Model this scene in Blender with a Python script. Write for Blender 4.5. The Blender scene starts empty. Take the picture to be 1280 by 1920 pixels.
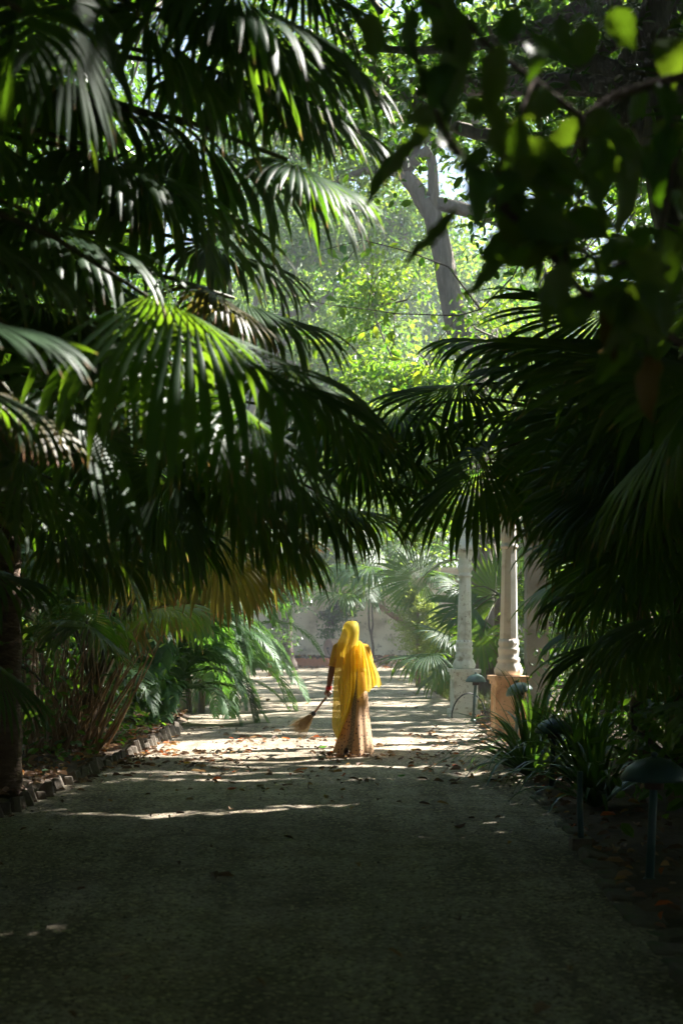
import bpy, math, random
import numpy as np
from mathutils import Vector, Matrix

# ------------------------------------------------------------------ camera, sky, sun, exposure
sc = bpy.context.scene
COL = sc.collection
F, HZ, CH = 2667.0, 1185.0, 1.55          # focal length and horizon row (photo pixels), eye height in metres
cam = bpy.data.cameras.new('camera')
cam.sensor_fit = 'VERTICAL'; cam.sensor_height = 36; cam.lens = 50
cam.shift_y = (HZ - 960) / 1920
cam.clip_start = 0.1; cam.clip_end = 2000
cam.dof.use_dof = True; cam.dof.focus_distance = 18.5; cam.dof.aperture_fstop = 2.8
camo = bpy.data.objects.new('camera', cam); COL.objects.link(camo)
camo.location = (0, 0, CH); camo.rotation_euler = (math.pi / 2, 0, 0)
sc.camera = camo

SUN_EL, SUN_AZ = math.radians(42), math.radians(28)      # azimuth counted from +X towards +Y
S = np.array([math.cos(SUN_EL) * math.cos(SUN_AZ), math.cos(SUN_EL) * math.sin(SUN_AZ), math.sin(SUN_EL)])
world = bpy.data.worlds.new('World'); sc.world = world; world.use_nodes = True
wn = world.node_tree.nodes; wl = world.node_tree.links
sky = wn.new('ShaderNodeTexSky'); sky.sky_type = 'NISHITA'; sky.sun_disc = False
sky.sun_elevation = SUN_EL; sky.sun_rotation = math.atan2(S[0], S[1])
sky.air_density = 1.0; sky.dust_density = 0.6
bg = wn['Background']; bg.inputs['Strength'].default_value = 0.058
wl.new(sky.outputs[0], bg.inputs['Color'])
sun = bpy.data.lights.new('sun', 'SUN'); sun.energy = 5.0; sun.angle = math.radians(0.55); sun.color = (1.0, 0.955, 0.89)
suno = bpy.data.objects.new('sun', sun); COL.objects.link(suno)
suno.rotation_euler = Vector(S).to_track_quat('Z', 'Y').to_euler(); suno.location = (20, 10, 30)

vs = sc.view_settings
vs.view_transform = 'Standard'; vs.look = 'None'; vs.exposure = 2.48; vs.gamma = 1.0; vs.use_curve_mapping = False
cy = sc.cycles
cy.max_bounces = 6; cy.diffuse_bounces = 4; cy.glossy_bounces = 2; cy.transmission_bounces = 4
cy.transparent_max_bounces = 8; cy.volume_bounces = 0
cy.use_denoising = True
cy.sample_clamp_indirect = 4.0
cy.use_adaptive_sampling = True; cy.adaptive_threshold = 0.02

rng = np.random.default_rng(7)
R = math.radians

# ------------------------------------------------------------------ helpers
def P(px, py, Y): return np.array([(px - 640) / F * Y, Y, CH - (py - HZ) / F * Y])
def G(px, py):
    Y = F * CH / (py - HZ); return np.array([(px - 640) / F * Y, Y, 0.0])
def proj(p):
    p = np.asarray(p); Y = np.maximum(p[..., 1], 0.05)
    return 640 + F * p[..., 0] / Y, HZ - F * (p[..., 2] - CH) / Y
def nrm(v):
    v = np.asarray(v, float); return v / (np.linalg.norm(v, axis=-1, keepdims=True) + 1e-12)
def in_poly(px, py, poly):
    inside = np.zeros(px.shape, bool); n = len(poly); j = n - 1
    for i in range(n):
        xi, yi = poly[i]; xj, yj = poly[j]
        c = ((yi > py) != (yj > py)) & (px < (xj - xi) * (py - yi) / ((yj - yi) + 1e-9) + xi)
        inside ^= c; j = i
    return inside

class MB:
    """collects points and faces for ONE mesh object"""
    def __init__(self): self.V = []; self.Q = []; self.T = []; self.A = []; self.n = 0; self.qm = []; self.tm = []
    def add(self, V, Q=None, T=None, t=0.0, var=0.0, mat=0):
        V = np.asarray(V, float).reshape(-1, 3); m = len(V)
        A = np.zeros((m, 2)); A[:, 0] = t; A[:, 1] = var
        self.V.append(V); self.A.append(A)
        if Q is not None and len(Q):
            Q = np.asarray(Q, int).reshape(-1, 4) + self.n; self.Q.append(Q); self.qm.append(np.full(len(Q), mat))
        if T is not None and len(T):
            T = np.asarray(T, int).reshape(-1, 3) + self.n; self.T.append(T); self.tm.append(np.full(len(T), mat))
        self.n += m; return self
    def build(self, name, mats, parent=None, origin=(0, 0, 0), smooth=True, loc=None):
        V = np.concatenate(self.V) - np.asarray(origin, float)
        A = np.concatenate(self.A)
        Q = np.concatenate(self.Q) if self.Q else np.zeros((0, 4), int)
        T = np.concatenate(self.T) if self.T else np.zeros((0, 3), int)
        me = bpy.data.meshes.new(name)
        nl = Q.size + T.size; npoly = len(Q) + len(T)
        me.vertices.add(len(V)); me.vertices.foreach_set('co', V.astype(np.float32).ravel())
        me.loops.add(nl); me.loops.foreach_set('vertex_index', np.concatenate([Q.ravel(), T.ravel()]).astype(np.int32))
        me.polygons.add(npoly)
        ls = np.concatenate([np.arange(len(Q)) * 4, Q.size + np.arange(len(T)) * 3]).astype(np.int32)
        me.polygons.foreach_set('loop_start', ls)
        mi = np.concatenate((self.qm + self.tm) or [np.zeros(0)]).astype(np.int32)
        me.polygons.foreach_set('material_index', mi)
        me.polygons.foreach_set('use_smooth', np.full(npoly, smooth))
        me.update(calc_edges=True)
        for k, nm in enumerate(('t', 'var')):
            a = me.attributes.new(nm, 'FLOAT', 'POINT'); a.data.foreach_set('value', A[:, k].astype(np.float32))
        me.validate()
        if not isinstance(mats, (list, tuple)): mats = [mats]
        for m in mats: me.materials.append(m)
        o = bpy.data.objects.new(name, me); COL.objects.link(o)
        if parent is not None: o.parent = parent
        if loc is not None: o.location = loc
        return o

def box(mb, c, s, rot=None, mat=0, taper=1.0, jit=0.0):
    x, y, z = np.asarray(s, float) / 2
    v = np.array([[-x, -y, -z], [x, -y, -z], [x, y, -z], [-x, y, -z], [-x * taper, -y * taper, z], [x * taper, -y * taper, z], [x * taper, y * taper, z], [-x * taper, y * taper, z]])
    if jit: v = v + rng.normal(0, jit, v.shape)
    if rot is not None: v = v @ np.array(rot).T
    mb.add(v + np.asarray(c, float), [[0, 3, 2, 1], [4, 5, 6, 7], [0, 1, 5, 4], [1, 2, 6, 5], [2, 3, 7, 6], [3, 0, 4, 7]], mat=mat)
    return mb

def tube(mb, pts, rad, sides=7, caps=True, mat=0, t=None, var=0.0, wob=0.0):
    pts = np.asarray(pts, float); n = len(pts); rad = np.broadcast_to(np.asarray(rad, float), (n,))
    tan = nrm(np.gradient(pts, axis=0))
    up = np.array([0, 0, 1.0]) if abs(tan[0][2]) < 0.9 else np.array([0, 1.0, 0])
    u = nrm(np.cross(tan[0], up)); rings = []
    for i in range(n):
        u = nrm(u - tan[i] * np.dot(u, tan[i])); w = np.cross(tan[i], u)
        a = np.arange(sides) / sides * 2 * math.pi
        rr = rad[i] * (1 + (rng.normal(0, wob, sides) if wob else 0))
        rings.append(pts[i] + (np.cos(a) * rr)[:, None] * u + (np.sin(a) * rr)[:, None] * w)
    V = np.concatenate(rings); i0 = np.arange(sides); i1 = (i0 + 1) % sides
    Q = np.concatenate([np.stack([k * sides + i0, k * sides + i1, (k + 1) * sides + i1, (k + 1) * sides + i0], 1) for k in range(n - 1)])
    T = None
    if caps:
        V = np.concatenate([V, pts[:1], pts[-1:]]); b = n * sides
        T = np.concatenate([np.stack([i1, i0, np.full(sides, b)], 1), np.stack([(n - 1) * sides + i0, (n - 1) * sides + i1, np.full(sides, b + 1)], 1)])
    tt = np.repeat(np.linspace(0, 1, n), sides) if t is None else t
    if t is None and caps: tt = np.concatenate([tt, [0, 1]])
    mb.add(V, Q, T, t=tt, var=var, mat=mat); return mb

def curve(p0, p1, bend, n=8):
    """points from p0 to p1 with a sideways/upward bend vector at the middle"""
    s = np.linspace(0, 1, n)[:, None]
    return np.asarray(p0) * (1 - s) + np.asarray(p1) * s + np.asarray(bend) * (4 * s * (1 - s))

def lathe(mb, prof, sides=24, c=(0, 0, 0), mod=None, mat=0, square=False):
    """revolve (radius, z) pairs; mod(k, angle) scales the radius of ring k"""
    a = np.arange(sides) / sides * 2 * math.pi; rings = []
    for k, (r, z) in enumerate(prof):
        rr = r * (mod(k, a) if mod else np.ones(sides))
        rings.append(np.stack([np.cos(a) * rr, np.sin(a) * rr, np.full(sides, z)], 1))
    n = len(prof); V = np.concatenate(rings) + np.asarray(c, float)
    i0 = np.arange(sides); i1 = (i0 + 1) % sides
    Q = np.concatenate([np.stack([k * sides + i0, k * sides + i1, (k + 1) * sides + i1, (k + 1) * sides + i0], 1) for k in range(n - 1)])
    b = n * sides
    V = np.concatenate([V, [np.array([0, 0, prof[0][1]]) + c], [np.array([0, 0, prof[-1][1]]) + c]])
    T = np.concatenate([np.stack([i1, i0, np.full(sides, b)], 1), np.stack([(n - 1) * sides + i0, (n - 1) * sides + i1, np.full(sides, b + 1)], 1)])
    mb.add(V, Q, T, mat=mat); return mb

def thing(name, label, cat, loc=(0, 0, 0), group=None):
    o = bpy.data.objects.new(name, None); COL.objects.link(o); o.location = loc; o.empty_display_size = 0.2
    o['label'] = label; o['category'] = cat
    if group: o['group'] = group
    return o
def tag(o, label=None, cat=None, group=None, kind=None):
    for k, v in (('label', label), ('category', cat), ('group', group), ('kind', kind)):
        if v: o[k] = v
    return o

# ------------------------------------------------------------------ materials
def new_mat(name):
    m = bpy.data.materials.new(name); m.use_nodes = True; nt = m.node_tree; nt.nodes.clear()
    out = nt.nodes.new('ShaderNodeOutputMaterial'); return m, nt, out
def N(nt, typ, **kw):
    n = nt.nodes.new(typ)
    for k, v in kw.items():
        if k in n.inputs: n.inputs[k].default_value = v
        else: setattr(n, k, v)
    return n
def ramp(nt, fac, stops):
    r = nt.nodes.new('ShaderNodeValToRGB'); nt.links.new(fac, r.inputs[0])
    while len(r.color_ramp.elements) < len(stops): r.color_ramp.elements.new(0.5)
    for e, (p, c) in zip(r.color_ramp.elements, stops):
        e.position = p; e.color = (*c, 1) if len(c) == 3 else c
    return r.outputs[0]
def mixc(nt, fac, a, b, mode='MIX'):
    m = nt.nodes.new('ShaderNodeMix'); m.data_type = 'RGBA'; m.blend_type = mode
    for sock, v in ((0, fac), (6, a), (7, b)):
        if hasattr(v, 'links'): nt.links.new(v, m.inputs[sock])
        else: m.inputs[sock].default_value = v if sock == 0 else (*v, 1)
    return m.outputs[2]
def attr(nt, name):
    a = nt.nodes.new('ShaderNodeAttribute'); a.attribute_name = name; return a.outputs['Fac']

def leaf_mat(name, c0, c1, t0, t1, trans=0.4, rough=0.38, tip=None, tip_at=0.9, spec=0.5):
    """c = reflected colour range, t = light let through; browned tips where the leaf has them"""
    m, nt, out = new_mat(name); L = nt.links.new
    var = attr(nt, 'var'); base = mixc(nt, var, c0, c1); tr = mixc(nt, var, t0, t1)
    if tip:
        t = attr(nt, 't'); rr = ramp(nt, t, [(tip_at, (0, 0, 0)), (min(tip_at + 0.08, 1), (1, 1, 1))])
        base = mixc(nt, rr, base, tip); tr = mixc(nt, rr, tr, tuple(1.6 * x for x in tip))
    p = N(nt, 'ShaderNodeBsdfPrincipled', Roughness=rough); L(base, p.inputs['Base Color'])
    p.inputs['Specular IOR Level'].default_value = spec
    tl = N(nt, 'ShaderNodeBsdfTranslucent'); L(tr, tl.inputs[0])
    mx = N(nt, 'ShaderNodeMixShader'); mx.inputs[0].default_value = trans
    L(p.outputs[0], mx.inputs[1]); L(tl.outputs[0], mx.inputs[2]); L(mx.outputs[0], out.inputs[0]); return m

def solid_mat(name, c0, c1, scale=8.0, rough=0.8, bump=0.3, bscale=40.0, detail=6.0, extra=None, stretch=(1, 1, 1), spec=0.4, metal=0.0, dist=0.01):
    m, nt, out = new_mat(name); L = nt.links.new
    tc = N(nt, 'ShaderNodeTexCoord'); mp = N(nt, 'ShaderNodeMapping'); L(tc.outputs['Object'], mp.inputs[0]); mp.inputs['Scale'].default_value = stretch
    n1 = N(nt, 'ShaderNodeTexNoise', Scale=scale, Detail=detail, Roughness=0.6); L(mp.outputs[0], n1.inputs['Vector'])
    c = ramp(nt, n1.outputs[0], [(0.3, c0), (0.7, c1)])
    if extra:
        for sc_, lo, hi, colr in extra:
            n3 = N(nt, 'ShaderNodeTexNoise', Scale=sc_, Detail=5.0); L(mp.outputs[0], n3.inputs['Vector'])
            f = ramp(nt, n3.outputs[0], [(lo, (0, 0, 0)), (hi, (1, 1, 1))]); c = mixc(nt, f, c, colr)
    n2 = N(nt, 'ShaderNodeTexNoise', Scale=bscale, Detail=5.0); L(mp.outputs[0], n2.inputs['Vector'])
    b = N(nt, 'ShaderNodeBump', Strength=bump, Distance=dist); L(n2.outputs[0], b.inputs['Height'])
    p = N(nt, 'ShaderNodeBsdfPrincipled', Roughness=rough, Metallic=metal); L(c, p.inputs['Base Color']); L(b.outputs[0], p.inputs['Normal'])
    p.inputs['Specular IOR Level'].default_value = spec
    L(p.outputs[0], out.inputs[0]); return m

M = {}
M['fan'] = leaf_mat('fan_leaf', (0.030, 0.068, 0.038), (0.058, 0.105, 0.050), (0.14, 0.35, 0.012), (0.30, 0.48, 0.022), 0.36, 0.47, (0.34, 0.20, 0.07), 0.89, .40)
M['fan_old'] = leaf_mat('fan_leaf_old', (0.07, 0.075, 0.03), (0.12, 0.10, 0.04), (0.26, 0.28, 0.04), (0.36, 0.28, 0.04), 0.36, 0.42, (0.32, 0.14, 0.05), 0.84)
M['feather'] = leaf_mat('feather_leaf', (0.035, 0.09, 0.035), (0.06, 0.13, 0.04), (0.12, 0.34, 0.03), (0.22, 0.42, 0.04), 0.32, 0.48, spec=.3)
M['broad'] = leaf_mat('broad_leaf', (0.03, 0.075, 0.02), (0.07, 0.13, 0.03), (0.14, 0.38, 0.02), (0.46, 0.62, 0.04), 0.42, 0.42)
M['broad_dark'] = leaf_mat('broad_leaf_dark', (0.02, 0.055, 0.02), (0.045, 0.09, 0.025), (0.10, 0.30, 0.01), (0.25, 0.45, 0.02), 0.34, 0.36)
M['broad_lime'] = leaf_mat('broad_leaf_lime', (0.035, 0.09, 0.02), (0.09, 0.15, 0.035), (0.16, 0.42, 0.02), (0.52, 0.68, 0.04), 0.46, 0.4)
M['near_leaf'] = leaf_mat('near_leaf', (0.045, 0.10, 0.03), (0.08, 0.13, 0.04), (0.15, 0.38, 0.01), (0.30, 0.46, 0.02), 0.40, 0.40)
M['near_leaf_brown'] = leaf_mat('near_leaf_brown', (0.07, 0.045, 0.015), (0.10, 0.06, 0.02), (0.28, 0.20, 0.02), (0.34, 0.22, 0.03), 0.36, 0.45)
M['strap'] = leaf_mat('strap_leaf', (0.025, 0.07, 0.022), (0.05, 0.10, 0.03), (0.10, 0.26, 0.02), (0.18, 0.32, 0.02), 0.25, 0.3, (0.2, 0.13, 0.05), 0.95)
M['conifer'] = leaf_mat('conifer_spray', (0.10, 0.16, 0.05), (0.16, 0.22, 0.07), (0.4, 0.55, 0.08), (0.6, 0.66, 0.12), 0.4, 0.5)
M['grass'] = leaf_mat('grass_blade', (0.05, 0.09, 0.025), (0.12, 0.13, 0.05), (0.2, 0.34, 0.04), (0.35, 0.36, 0.08), 0.3, 0.5)
M['petiole'] = solid_mat('petiole', (0.06, 0.08, 0.025), (0.12, 0.10, 0.04), 6, 0.5, 0.2)
M['petiole_dead'] = solid_mat('petiole_dead', (0.25, 0.15, 0.075), (0.42, 0.28, 0.15), 5, 0.75, 0.5, 30)
M['palm_trunk'] = solid_mat('palm_trunk', (0.11, 0.075, 0.05), (0.24, 0.17, 0.12), 6, 0.9, 0.8, 18, stretch=(1, 1, 3), dist=0.03)
M['bark'] = solid_mat('bark', (0.13, 0.11, 0.09), (0.27, 0.24, 0.20), 5, 0.9, 0.7, 16, stretch=(2, 2, .5), dist=0.03)
M['bark_brown'] = solid_mat('bark_brown', (0.085, 0.07, 0.055), (0.19, 0.16, 0.13), 5, 0.9, 0.8, 14, stretch=(2, 2, .5), dist=0.04)
M['bark_dark'] = solid_mat('bark_dark', (0.06, 0.045, 0.035), (0.13, 0.10, 0.08), 6, 0.9, 0.7, 18, stretch=(2, 2, .5), dist=0.03)
M['bark_red'] = solid_mat('bark_red', (0.20, 0.12, 0.08), (0.34, 0.22, 0.16), 5, 0.9, 0.8, 14, stretch=(2, 2, .6), dist=0.03)
M['soil'] = solid_mat('soil', (0.055, 0.04, 0.028), (0.12, 0.085, 0.06), 3, 0.95, 1.0, 22, dist=0.04, extra=[(1.1, .5, .62, (0.16, 0.11, 0.07))])
M['white_paint'] = solid_mat('white_paint', (0.80, 0.79, 0.72), (0.87, 0.86, 0.80), 5, 0.55, 0.5, 60, extra=[(3.2, .53, .68, (0.50, 0.47, 0.39)), (9, .58, .70, (0.42, 0.36, 0.28)), (26, .63, .70, (0.30, 0.25, 0.19))], dist=0.004)
M['peach_bounce_tint'] = solid_mat('peach_bounce_tint', (0.74, 0.47, 0.28), (0.83, 0.57, 0.37), 4, 0.6, 0.6, 50, extra=[(3, .50, .66, (0.52, 0.29, 0.15)), (8, .58, .70, (0.38, 0.23, 0.14)), (24, .62, .70, (0.30, 0.20, 0.14))], dist=0.004)  # warm light bounced off the path put into the base colour, plus stains
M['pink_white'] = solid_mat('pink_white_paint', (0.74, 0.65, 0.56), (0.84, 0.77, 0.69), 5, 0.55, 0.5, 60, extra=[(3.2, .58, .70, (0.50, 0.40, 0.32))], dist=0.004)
M['plaster'] = solid_mat('wall_plaster', (0.62, 0.53, 0.42), (0.74, 0.65, 0.53), 0.8, 0.85, 0.4, 20, extra=[(0.35, .45, .62, (0.52, 0.42, 0.31)), (1.4, .53, .68, (0.38, 0.30, 0.22)), (5, .6, .7, (0.30, 0.24, 0.18))])
M['old_plaster'] = solid_mat('old_plaster', (0.26, 0.22, 0.17), (0.42, 0.36, 0.28), 3, 0.9, 0.5, 25, extra=[(1.5, .5, .66, (0.17, 0.14, 0.10))])
M['concrete'] = solid_mat('edging_concrete', (0.095, 0.078, 0.06), (0.19, 0.158, 0.12), 7, 0.9, 0.8, 30, extra=[(4, .55, .7, (0.12, 0.10, 0.07)), (9, .6, .7, (0.10, 0.12, 0.06))], dist=0.01)
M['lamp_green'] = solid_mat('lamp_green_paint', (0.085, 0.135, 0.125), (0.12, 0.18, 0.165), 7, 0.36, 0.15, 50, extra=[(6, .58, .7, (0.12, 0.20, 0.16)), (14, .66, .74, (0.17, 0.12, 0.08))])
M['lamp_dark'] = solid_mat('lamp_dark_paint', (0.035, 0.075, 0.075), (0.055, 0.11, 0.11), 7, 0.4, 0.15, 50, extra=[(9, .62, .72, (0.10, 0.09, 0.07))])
M['roller_stone'] = solid_mat('roller_stone', (0.34, 0.22, 0.17), (0.48, 0.33, 0.26), 5, 0.9, 0.5, 20)
M['iron'] = solid_mat('old_iron', (0.05, 0.035, 0.03), (0.10, 0.06, 0.045), 9, 0.7, 0.4, 40)
M['rubber'] = solid_mat('black_hose', (0.02, 0.02, 0.022), (0.035, 0.035, 0.035), 9, 0.5, 0.1, 40)
M['terracotta'] = solid_mat('terracotta', (0.34, 0.13, 0.08), (0.46, 0.20, 0.12), 8, 0.85, 0.5, 30)
M['skin'] = solid_mat('skin', (0.20, 0.095, 0.055), (0.26, 0.125, 0.075), 14, 0.5, 0.1, 80, dist=0.002)
M['hair'] = solid_mat('hair', (0.012, 0.010, 0.009), (0.025, 0.02, 0.018), 30, 0.4, 0.4, 90, stretch=(4, 4, .4), dist=0.004)
M['blouse'] = solid_mat('blouse_cloth', (0.74, 0.38, 0.02), (0.82, 0.46, 0.03), 12, 0.8, 0.3, 120, dist=0.003)
M['shoe'] = solid_mat('shoe', (0.035, 0.022, 0.016), (0.06, 0.04, 0.03), 12, 0.55, 0.2, 60, dist=0.002)
M['sole'] = solid_mat('shoe_sole', (0.12, 0.085, 0.06), (0.18, 0.13, 0.09), 12, 0.7, 0.2, 60, dist=0.002)
M['bangle'] = solid_mat('red_bangle', (0.70, 0.03, 0.03), (0.80, 0.06, 0.05), 20, 0.3, 0.1, 60, dist=0.002)
M['broom_handle'] = solid_mat('broom_handle', (0.26, 0.15, 0.11), (0.42, 0.27, 0.20), 16, 0.6, 0.3, 50, stretch=(1, 1, .3), dist=0.003)
M['broom_wrap'] = solid_mat('broom_wrap', (0.65, 0.55, 0.52), (0.75, 0.66, 0.62), 16, 0.5, 0.2, 50, dist=0.003)
M['broom_tie'] = solid_mat('broom_tie', (0.02, 0.02, 0.022), (0.045, 0.045, 0.05), 25, 0.6, 0.4, 60, dist=0.004)
M['bristle'] = solid_mat('bristle', (0.28, 0.19, 0.09), (0.46, 0.34, 0.18), 20, 0.8, 0.2, 60)
M['card'] = solid_mat('pale_tag', (0.5, 0.5, 0.45), (0.6, 0.6, 0.55), 20, 0.7, 0.1, 40)
def litter_mat():
    m, nt, out = new_mat('dry_leaf'); L = nt.links.new
    c = ramp(nt, attr(nt, 'var'), [(0.0, (0.10, 0.055, 0.03)), (0.4, (0.20, 0.12, 0.07)), (0.7, (0.32, 0.21, 0.12)), (0.86, (0.42, 0.24, 0.08)), (0.95, (0.50, 0.13, 0.03))])
    p = N(nt, 'ShaderNodeBsdfPrincipled', Roughness=0.7); L(c, p.inputs['Base Color'])
    tl = N(nt, 'ShaderNodeBsdfTranslucent'); L(c, tl.inputs[0]); mx = N(nt, 'ShaderNodeMixShader'); mx.inputs[0].default_value = 0.3
    L(p.outputs[0], mx.inputs[1]); L(tl.outputs[0], mx.inputs[2]); L(mx.outputs[0], out.inputs[0]); return m
M['litter'] = litter_mat()
for nm, c in (('fallen_green', (0.12, 0.30, 0.03)), ('fallen_yellow', (0.62, 0.38, 0.02)), ('fallen_orange', (0.60, 0.20, 0.03)), ('fallen_red', (0.42, 0.09, 0.03)), ('fallen_brown', (0.20, 0.11, 0.06)), ('fallen_pale', (0.50, 0.42, 0.30))):
    M[nm] = leaf_mat(nm, c, tuple(x * 1.15 for x in c), c, c, 0.3, 0.55)

def path_mat():
    m, nt, out = new_mat('path_gravel'); L = nt.links.new
    tc = N(nt, 'ShaderNodeTexCoord'); co = tc.outputs['Object']
    a = N(nt, 'ShaderNodeTexNoise', Scale=0.5, Detail=6.0, Roughness=0.6); L(co, a.inputs['Vector'])
    b = N(nt, 'ShaderNodeTexNoise', Scale=30.0, Detail=5.0, Roughness=0.8); L(co, b.inputs['Vector'])
    v = N(nt, 'ShaderNodeTexVoronoi', Scale=48.0); L(co, v.inputs['Vector'])
    c = ramp(nt, a.outputs[0], [(0.25, (0.235, 0.20, 0.16)), (0.5, (0.365, 0.325, 0.272)), (0.75, (0.48, 0.435, 0.375))])
    mp = N(nt, 'ShaderNodeMapping'); L(co, mp.inputs[0]); mp.inputs['Scale'].default_value = (1.7, .16, 1)
    tk = N(nt, 'ShaderNodeTexNoise', Scale=1.6, Detail=5.0, Roughness=0.65); L(mp.outputs[0], tk.inputs['Vector'])
    c = mixc(nt, 1.0, c, ramp(nt, tk.outputs[0], [(0.36, (0.62, 0.60, 0.56)), (0.56, (1.08, 1.07, 1.05))]), 'MULTIPLY')       # worn tracks along the walk
    pt = N(nt, 'ShaderNodeTexNoise', Scale=2.4, Detail=7.0, Roughness=0.7); L(co, pt.inputs['Vector'])
    c = mixc(nt, 1.0, c, ramp(nt, pt.outputs[0], [(0.36, (0.66, 0.62, 0.55)), (0.52, (1, 1, 1)), (0.7, (1.2, 1.18, 1.12))]), 'MULTIPLY')   # damp and dusty patches
    g = ramp(nt, b.outputs[0], [(0.3, (0.30, 0.27, 0.23)), (0.5, (0.9, 0.88, 0.85)), (0.68, (1.45, 1.4, 1.3))])
    c = mixc(nt, 1.0, c, g, 'MULTIPLY')
    vc = N(nt, 'ShaderNodeSeparateColor'); L(v.outputs['Color'], vc.inputs[0])
    f = ramp(nt, vc.outputs[0], [(0.86, (0, 0, 0)), (0.9, (1, 1, 1))])
    c = mixc(nt, f, c, (0.55, 0.47, 0.30))
    f2 = ramp(nt, vc.outputs[1], [(0.86, (0, 0, 0)), (0.9, (1, 1, 1))])
    c = mixc(nt, f2, c, (0.14, 0.11, 0.08))
    h = N(nt, 'ShaderNodeMath', operation='MULTIPLY_ADD'); L(v.outputs['Distance'], h.inputs[0]); h.inputs[1].default_value = -0.6; L(b.outputs[0], h.inputs[2])
    bm = N(nt, 'ShaderNodeBump', Strength=0.9, Distance=0.012); L(h.outputs[0], bm.inputs['Height'])
    b2 = N(nt, 'ShaderNodeTexNoise', Scale=4.0, Detail=4.0); L(co, b2.inputs['Vector'])
    bm2 = N(nt, 'ShaderNodeBump', Strength=0.5, Distance=0.03); L(b2.outputs[0], bm2.inputs['Height']); L(bm.outputs[0], bm2.inputs['Normal'])
    p = N(nt, 'ShaderNodeBsdfPrincipled', Roughness=0.92); p.inputs['Specular IOR Level'].default_value = 0.25
    L(c, p.inputs['Base Color']); L(bm2.outputs[0], p.inputs['Normal']); L(p.outputs[0], out.inputs[0]); return m
M['path'] = path_mat()

def veil_mat():
    m, nt, out = new_mat('veil_cloth'); L = nt.links.new
    tc = N(nt, 'ShaderNodeTexCoord')
    n = N(nt, 'ShaderNodeTexNoise', Scale=160.0, Detail=3.0); L(tc.outputs['Object'], n.inputs['Vector'])
    c = ramp(nt, n.outputs[0], [(0.3, (0.80, 0.60, 0.05)), (0.7, (0.88, 0.70, 0.10))])
    p = N(nt, 'ShaderNodeBsdfPrincipled', Roughness=0.6); L(c, p.inputs['Base Color']); p.inputs['Specular IOR Level'].default_value = 0.25
    tl = N(nt, 'ShaderNodeBsdfTranslucent'); tl.inputs[0].default_value = (0.92, 0.76, 0.14, 1)
    mx = N(nt, 'ShaderNodeMixShader'); mx.inputs[0].default_value = 0.62; L(p.outputs[0], mx.inputs[1]); L(tl.outputs[0], mx.inputs[2])
    tr = N(nt, 'ShaderNodeBsdfTransparent'); tr.inputs[0].default_value = (1, 0.8, 0.35, 1)
    m2 = N(nt, 'ShaderNodeMixShader'); m2.inputs[0].default_value = 0.22; L(mx.outputs[0], m2.inputs[1]); L(tr.outputs[0], m2.inputs[2])
    L(m2.outputs[0], out.inputs[0]); return m
M['veil'] = veil_mat()

def skirt_mat():
    m, nt, out = new_mat('skirt_cloth'); L = nt.links.new
    cx = N(nt, 'ShaderNodeCombineXYZ')
    mu = N(nt, 'ShaderNodeMath', operation='MULTIPLY'); L(attr(nt, 'var'), mu.inputs[0]); mu.inputs[1].default_value = 1.5
    L(mu.outputs[0], cx.inputs[0]); L(attr(nt, 't'), cx.inputs[1])
    v = N(nt, 'ShaderNodeTexVoronoi', Scale=25.0, Randomness=0.5); L(cx.outputs[0], v.inputs['Vector'])
    d = ramp(nt, v.outputs['Distance'], [(0.24, (1, 1, 1)), (0.32, (0, 0, 0))])
    c = mixc(nt, d, (0.60, 0.38, 0.215), (0.09, 0.05, 0.04))
    # printed border strip down the seam: u drifts with height
    sub = N(nt, 'ShaderNodeMath', operation='MULTIPLY_ADD'); L(attr(nt, 't'), sub.inputs[0]); sub.inputs[1].default_value = -0.08; L(attr(nt, 'var'), sub.inputs[2])
    band = ramp(nt, sub.outputs[0], [(0.688, (0, 0, 0)), (0.693, (1, 1, 1)), (0.737, (1, 1, 1)), (0.742, (0, 0, 0))])
    w = N(nt, 'ShaderNodeTexVoronoi', Scale=70.0); L(cx.outputs[0], w.inputs['Vector'])
    bc = ramp(nt, w.outputs['Distance'], [(0.2, (0.44, 0.37, 0.28)), (0.6, (0.17, 0.145, 0.11))])
    c = mixc(nt, band, c, bc)
    hem = ramp(nt, attr(nt, 't'), [(0.035, (1, 1, 1)), (0.045, (0, 0, 0))])
    c = mixc(nt, hem, c, (0.42, 0.22, 0.13))
    p = N(nt, 'ShaderNodeBsdfPrincipled', Roughness=0.8); L(c, p.inputs['Base Color'])
    tl = N(nt, 'ShaderNodeBsdfTranslucent'); L(c, tl.inputs[0])
    mx = N(nt, 'ShaderNodeMixShader'); mx.inputs[0].default_value = 0.3; L(p.outputs[0], mx.inputs[1]); L(tl.outputs[0], mx.inputs[2])
    L(mx.outputs[0], out.inputs[0]); return m
M['skirt'] = skirt_mat()

# ------------------------------------------------------------------ where the canopy lets the sun through
# (gaps cut in the leaf cover to place the sun patches: a leaf is not grown where it would stand in one of these openings)
GAP_GROUND = []      # (x, y, rx, ry, strength)  ground ellipses reached by the sun
GAP_RAYS = []        # (point, radius)           points in the air reached by the sun
def gap(px, py, rx, ry, s=1.0):
    g = G(px, py); GAP_GROUND.append((g[0], g[1], rx, ry, s))
gap(620, 1397, 2.4, 1.15, 1); gap(450, 1403, 1.5, 1.0, 1); gap(860, 1396, 1.0, .95, 1); gap(380, 1418, 1.3, .45, .98)
gap(600, 1440, 1.5, .16, .95); gap(380, 1452, 1.2, .14, .95); gap(500, 1464, 1.6, .10, .95); gap(640, 1516, .8, .13, .93); gap(320, 1530, .42, .12, .95); gap(430, 1524, .5, .07, .9)
gap(180, 1530, .25, .07, .9); gap(1060, 1500, .5, .1, .8)
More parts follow.
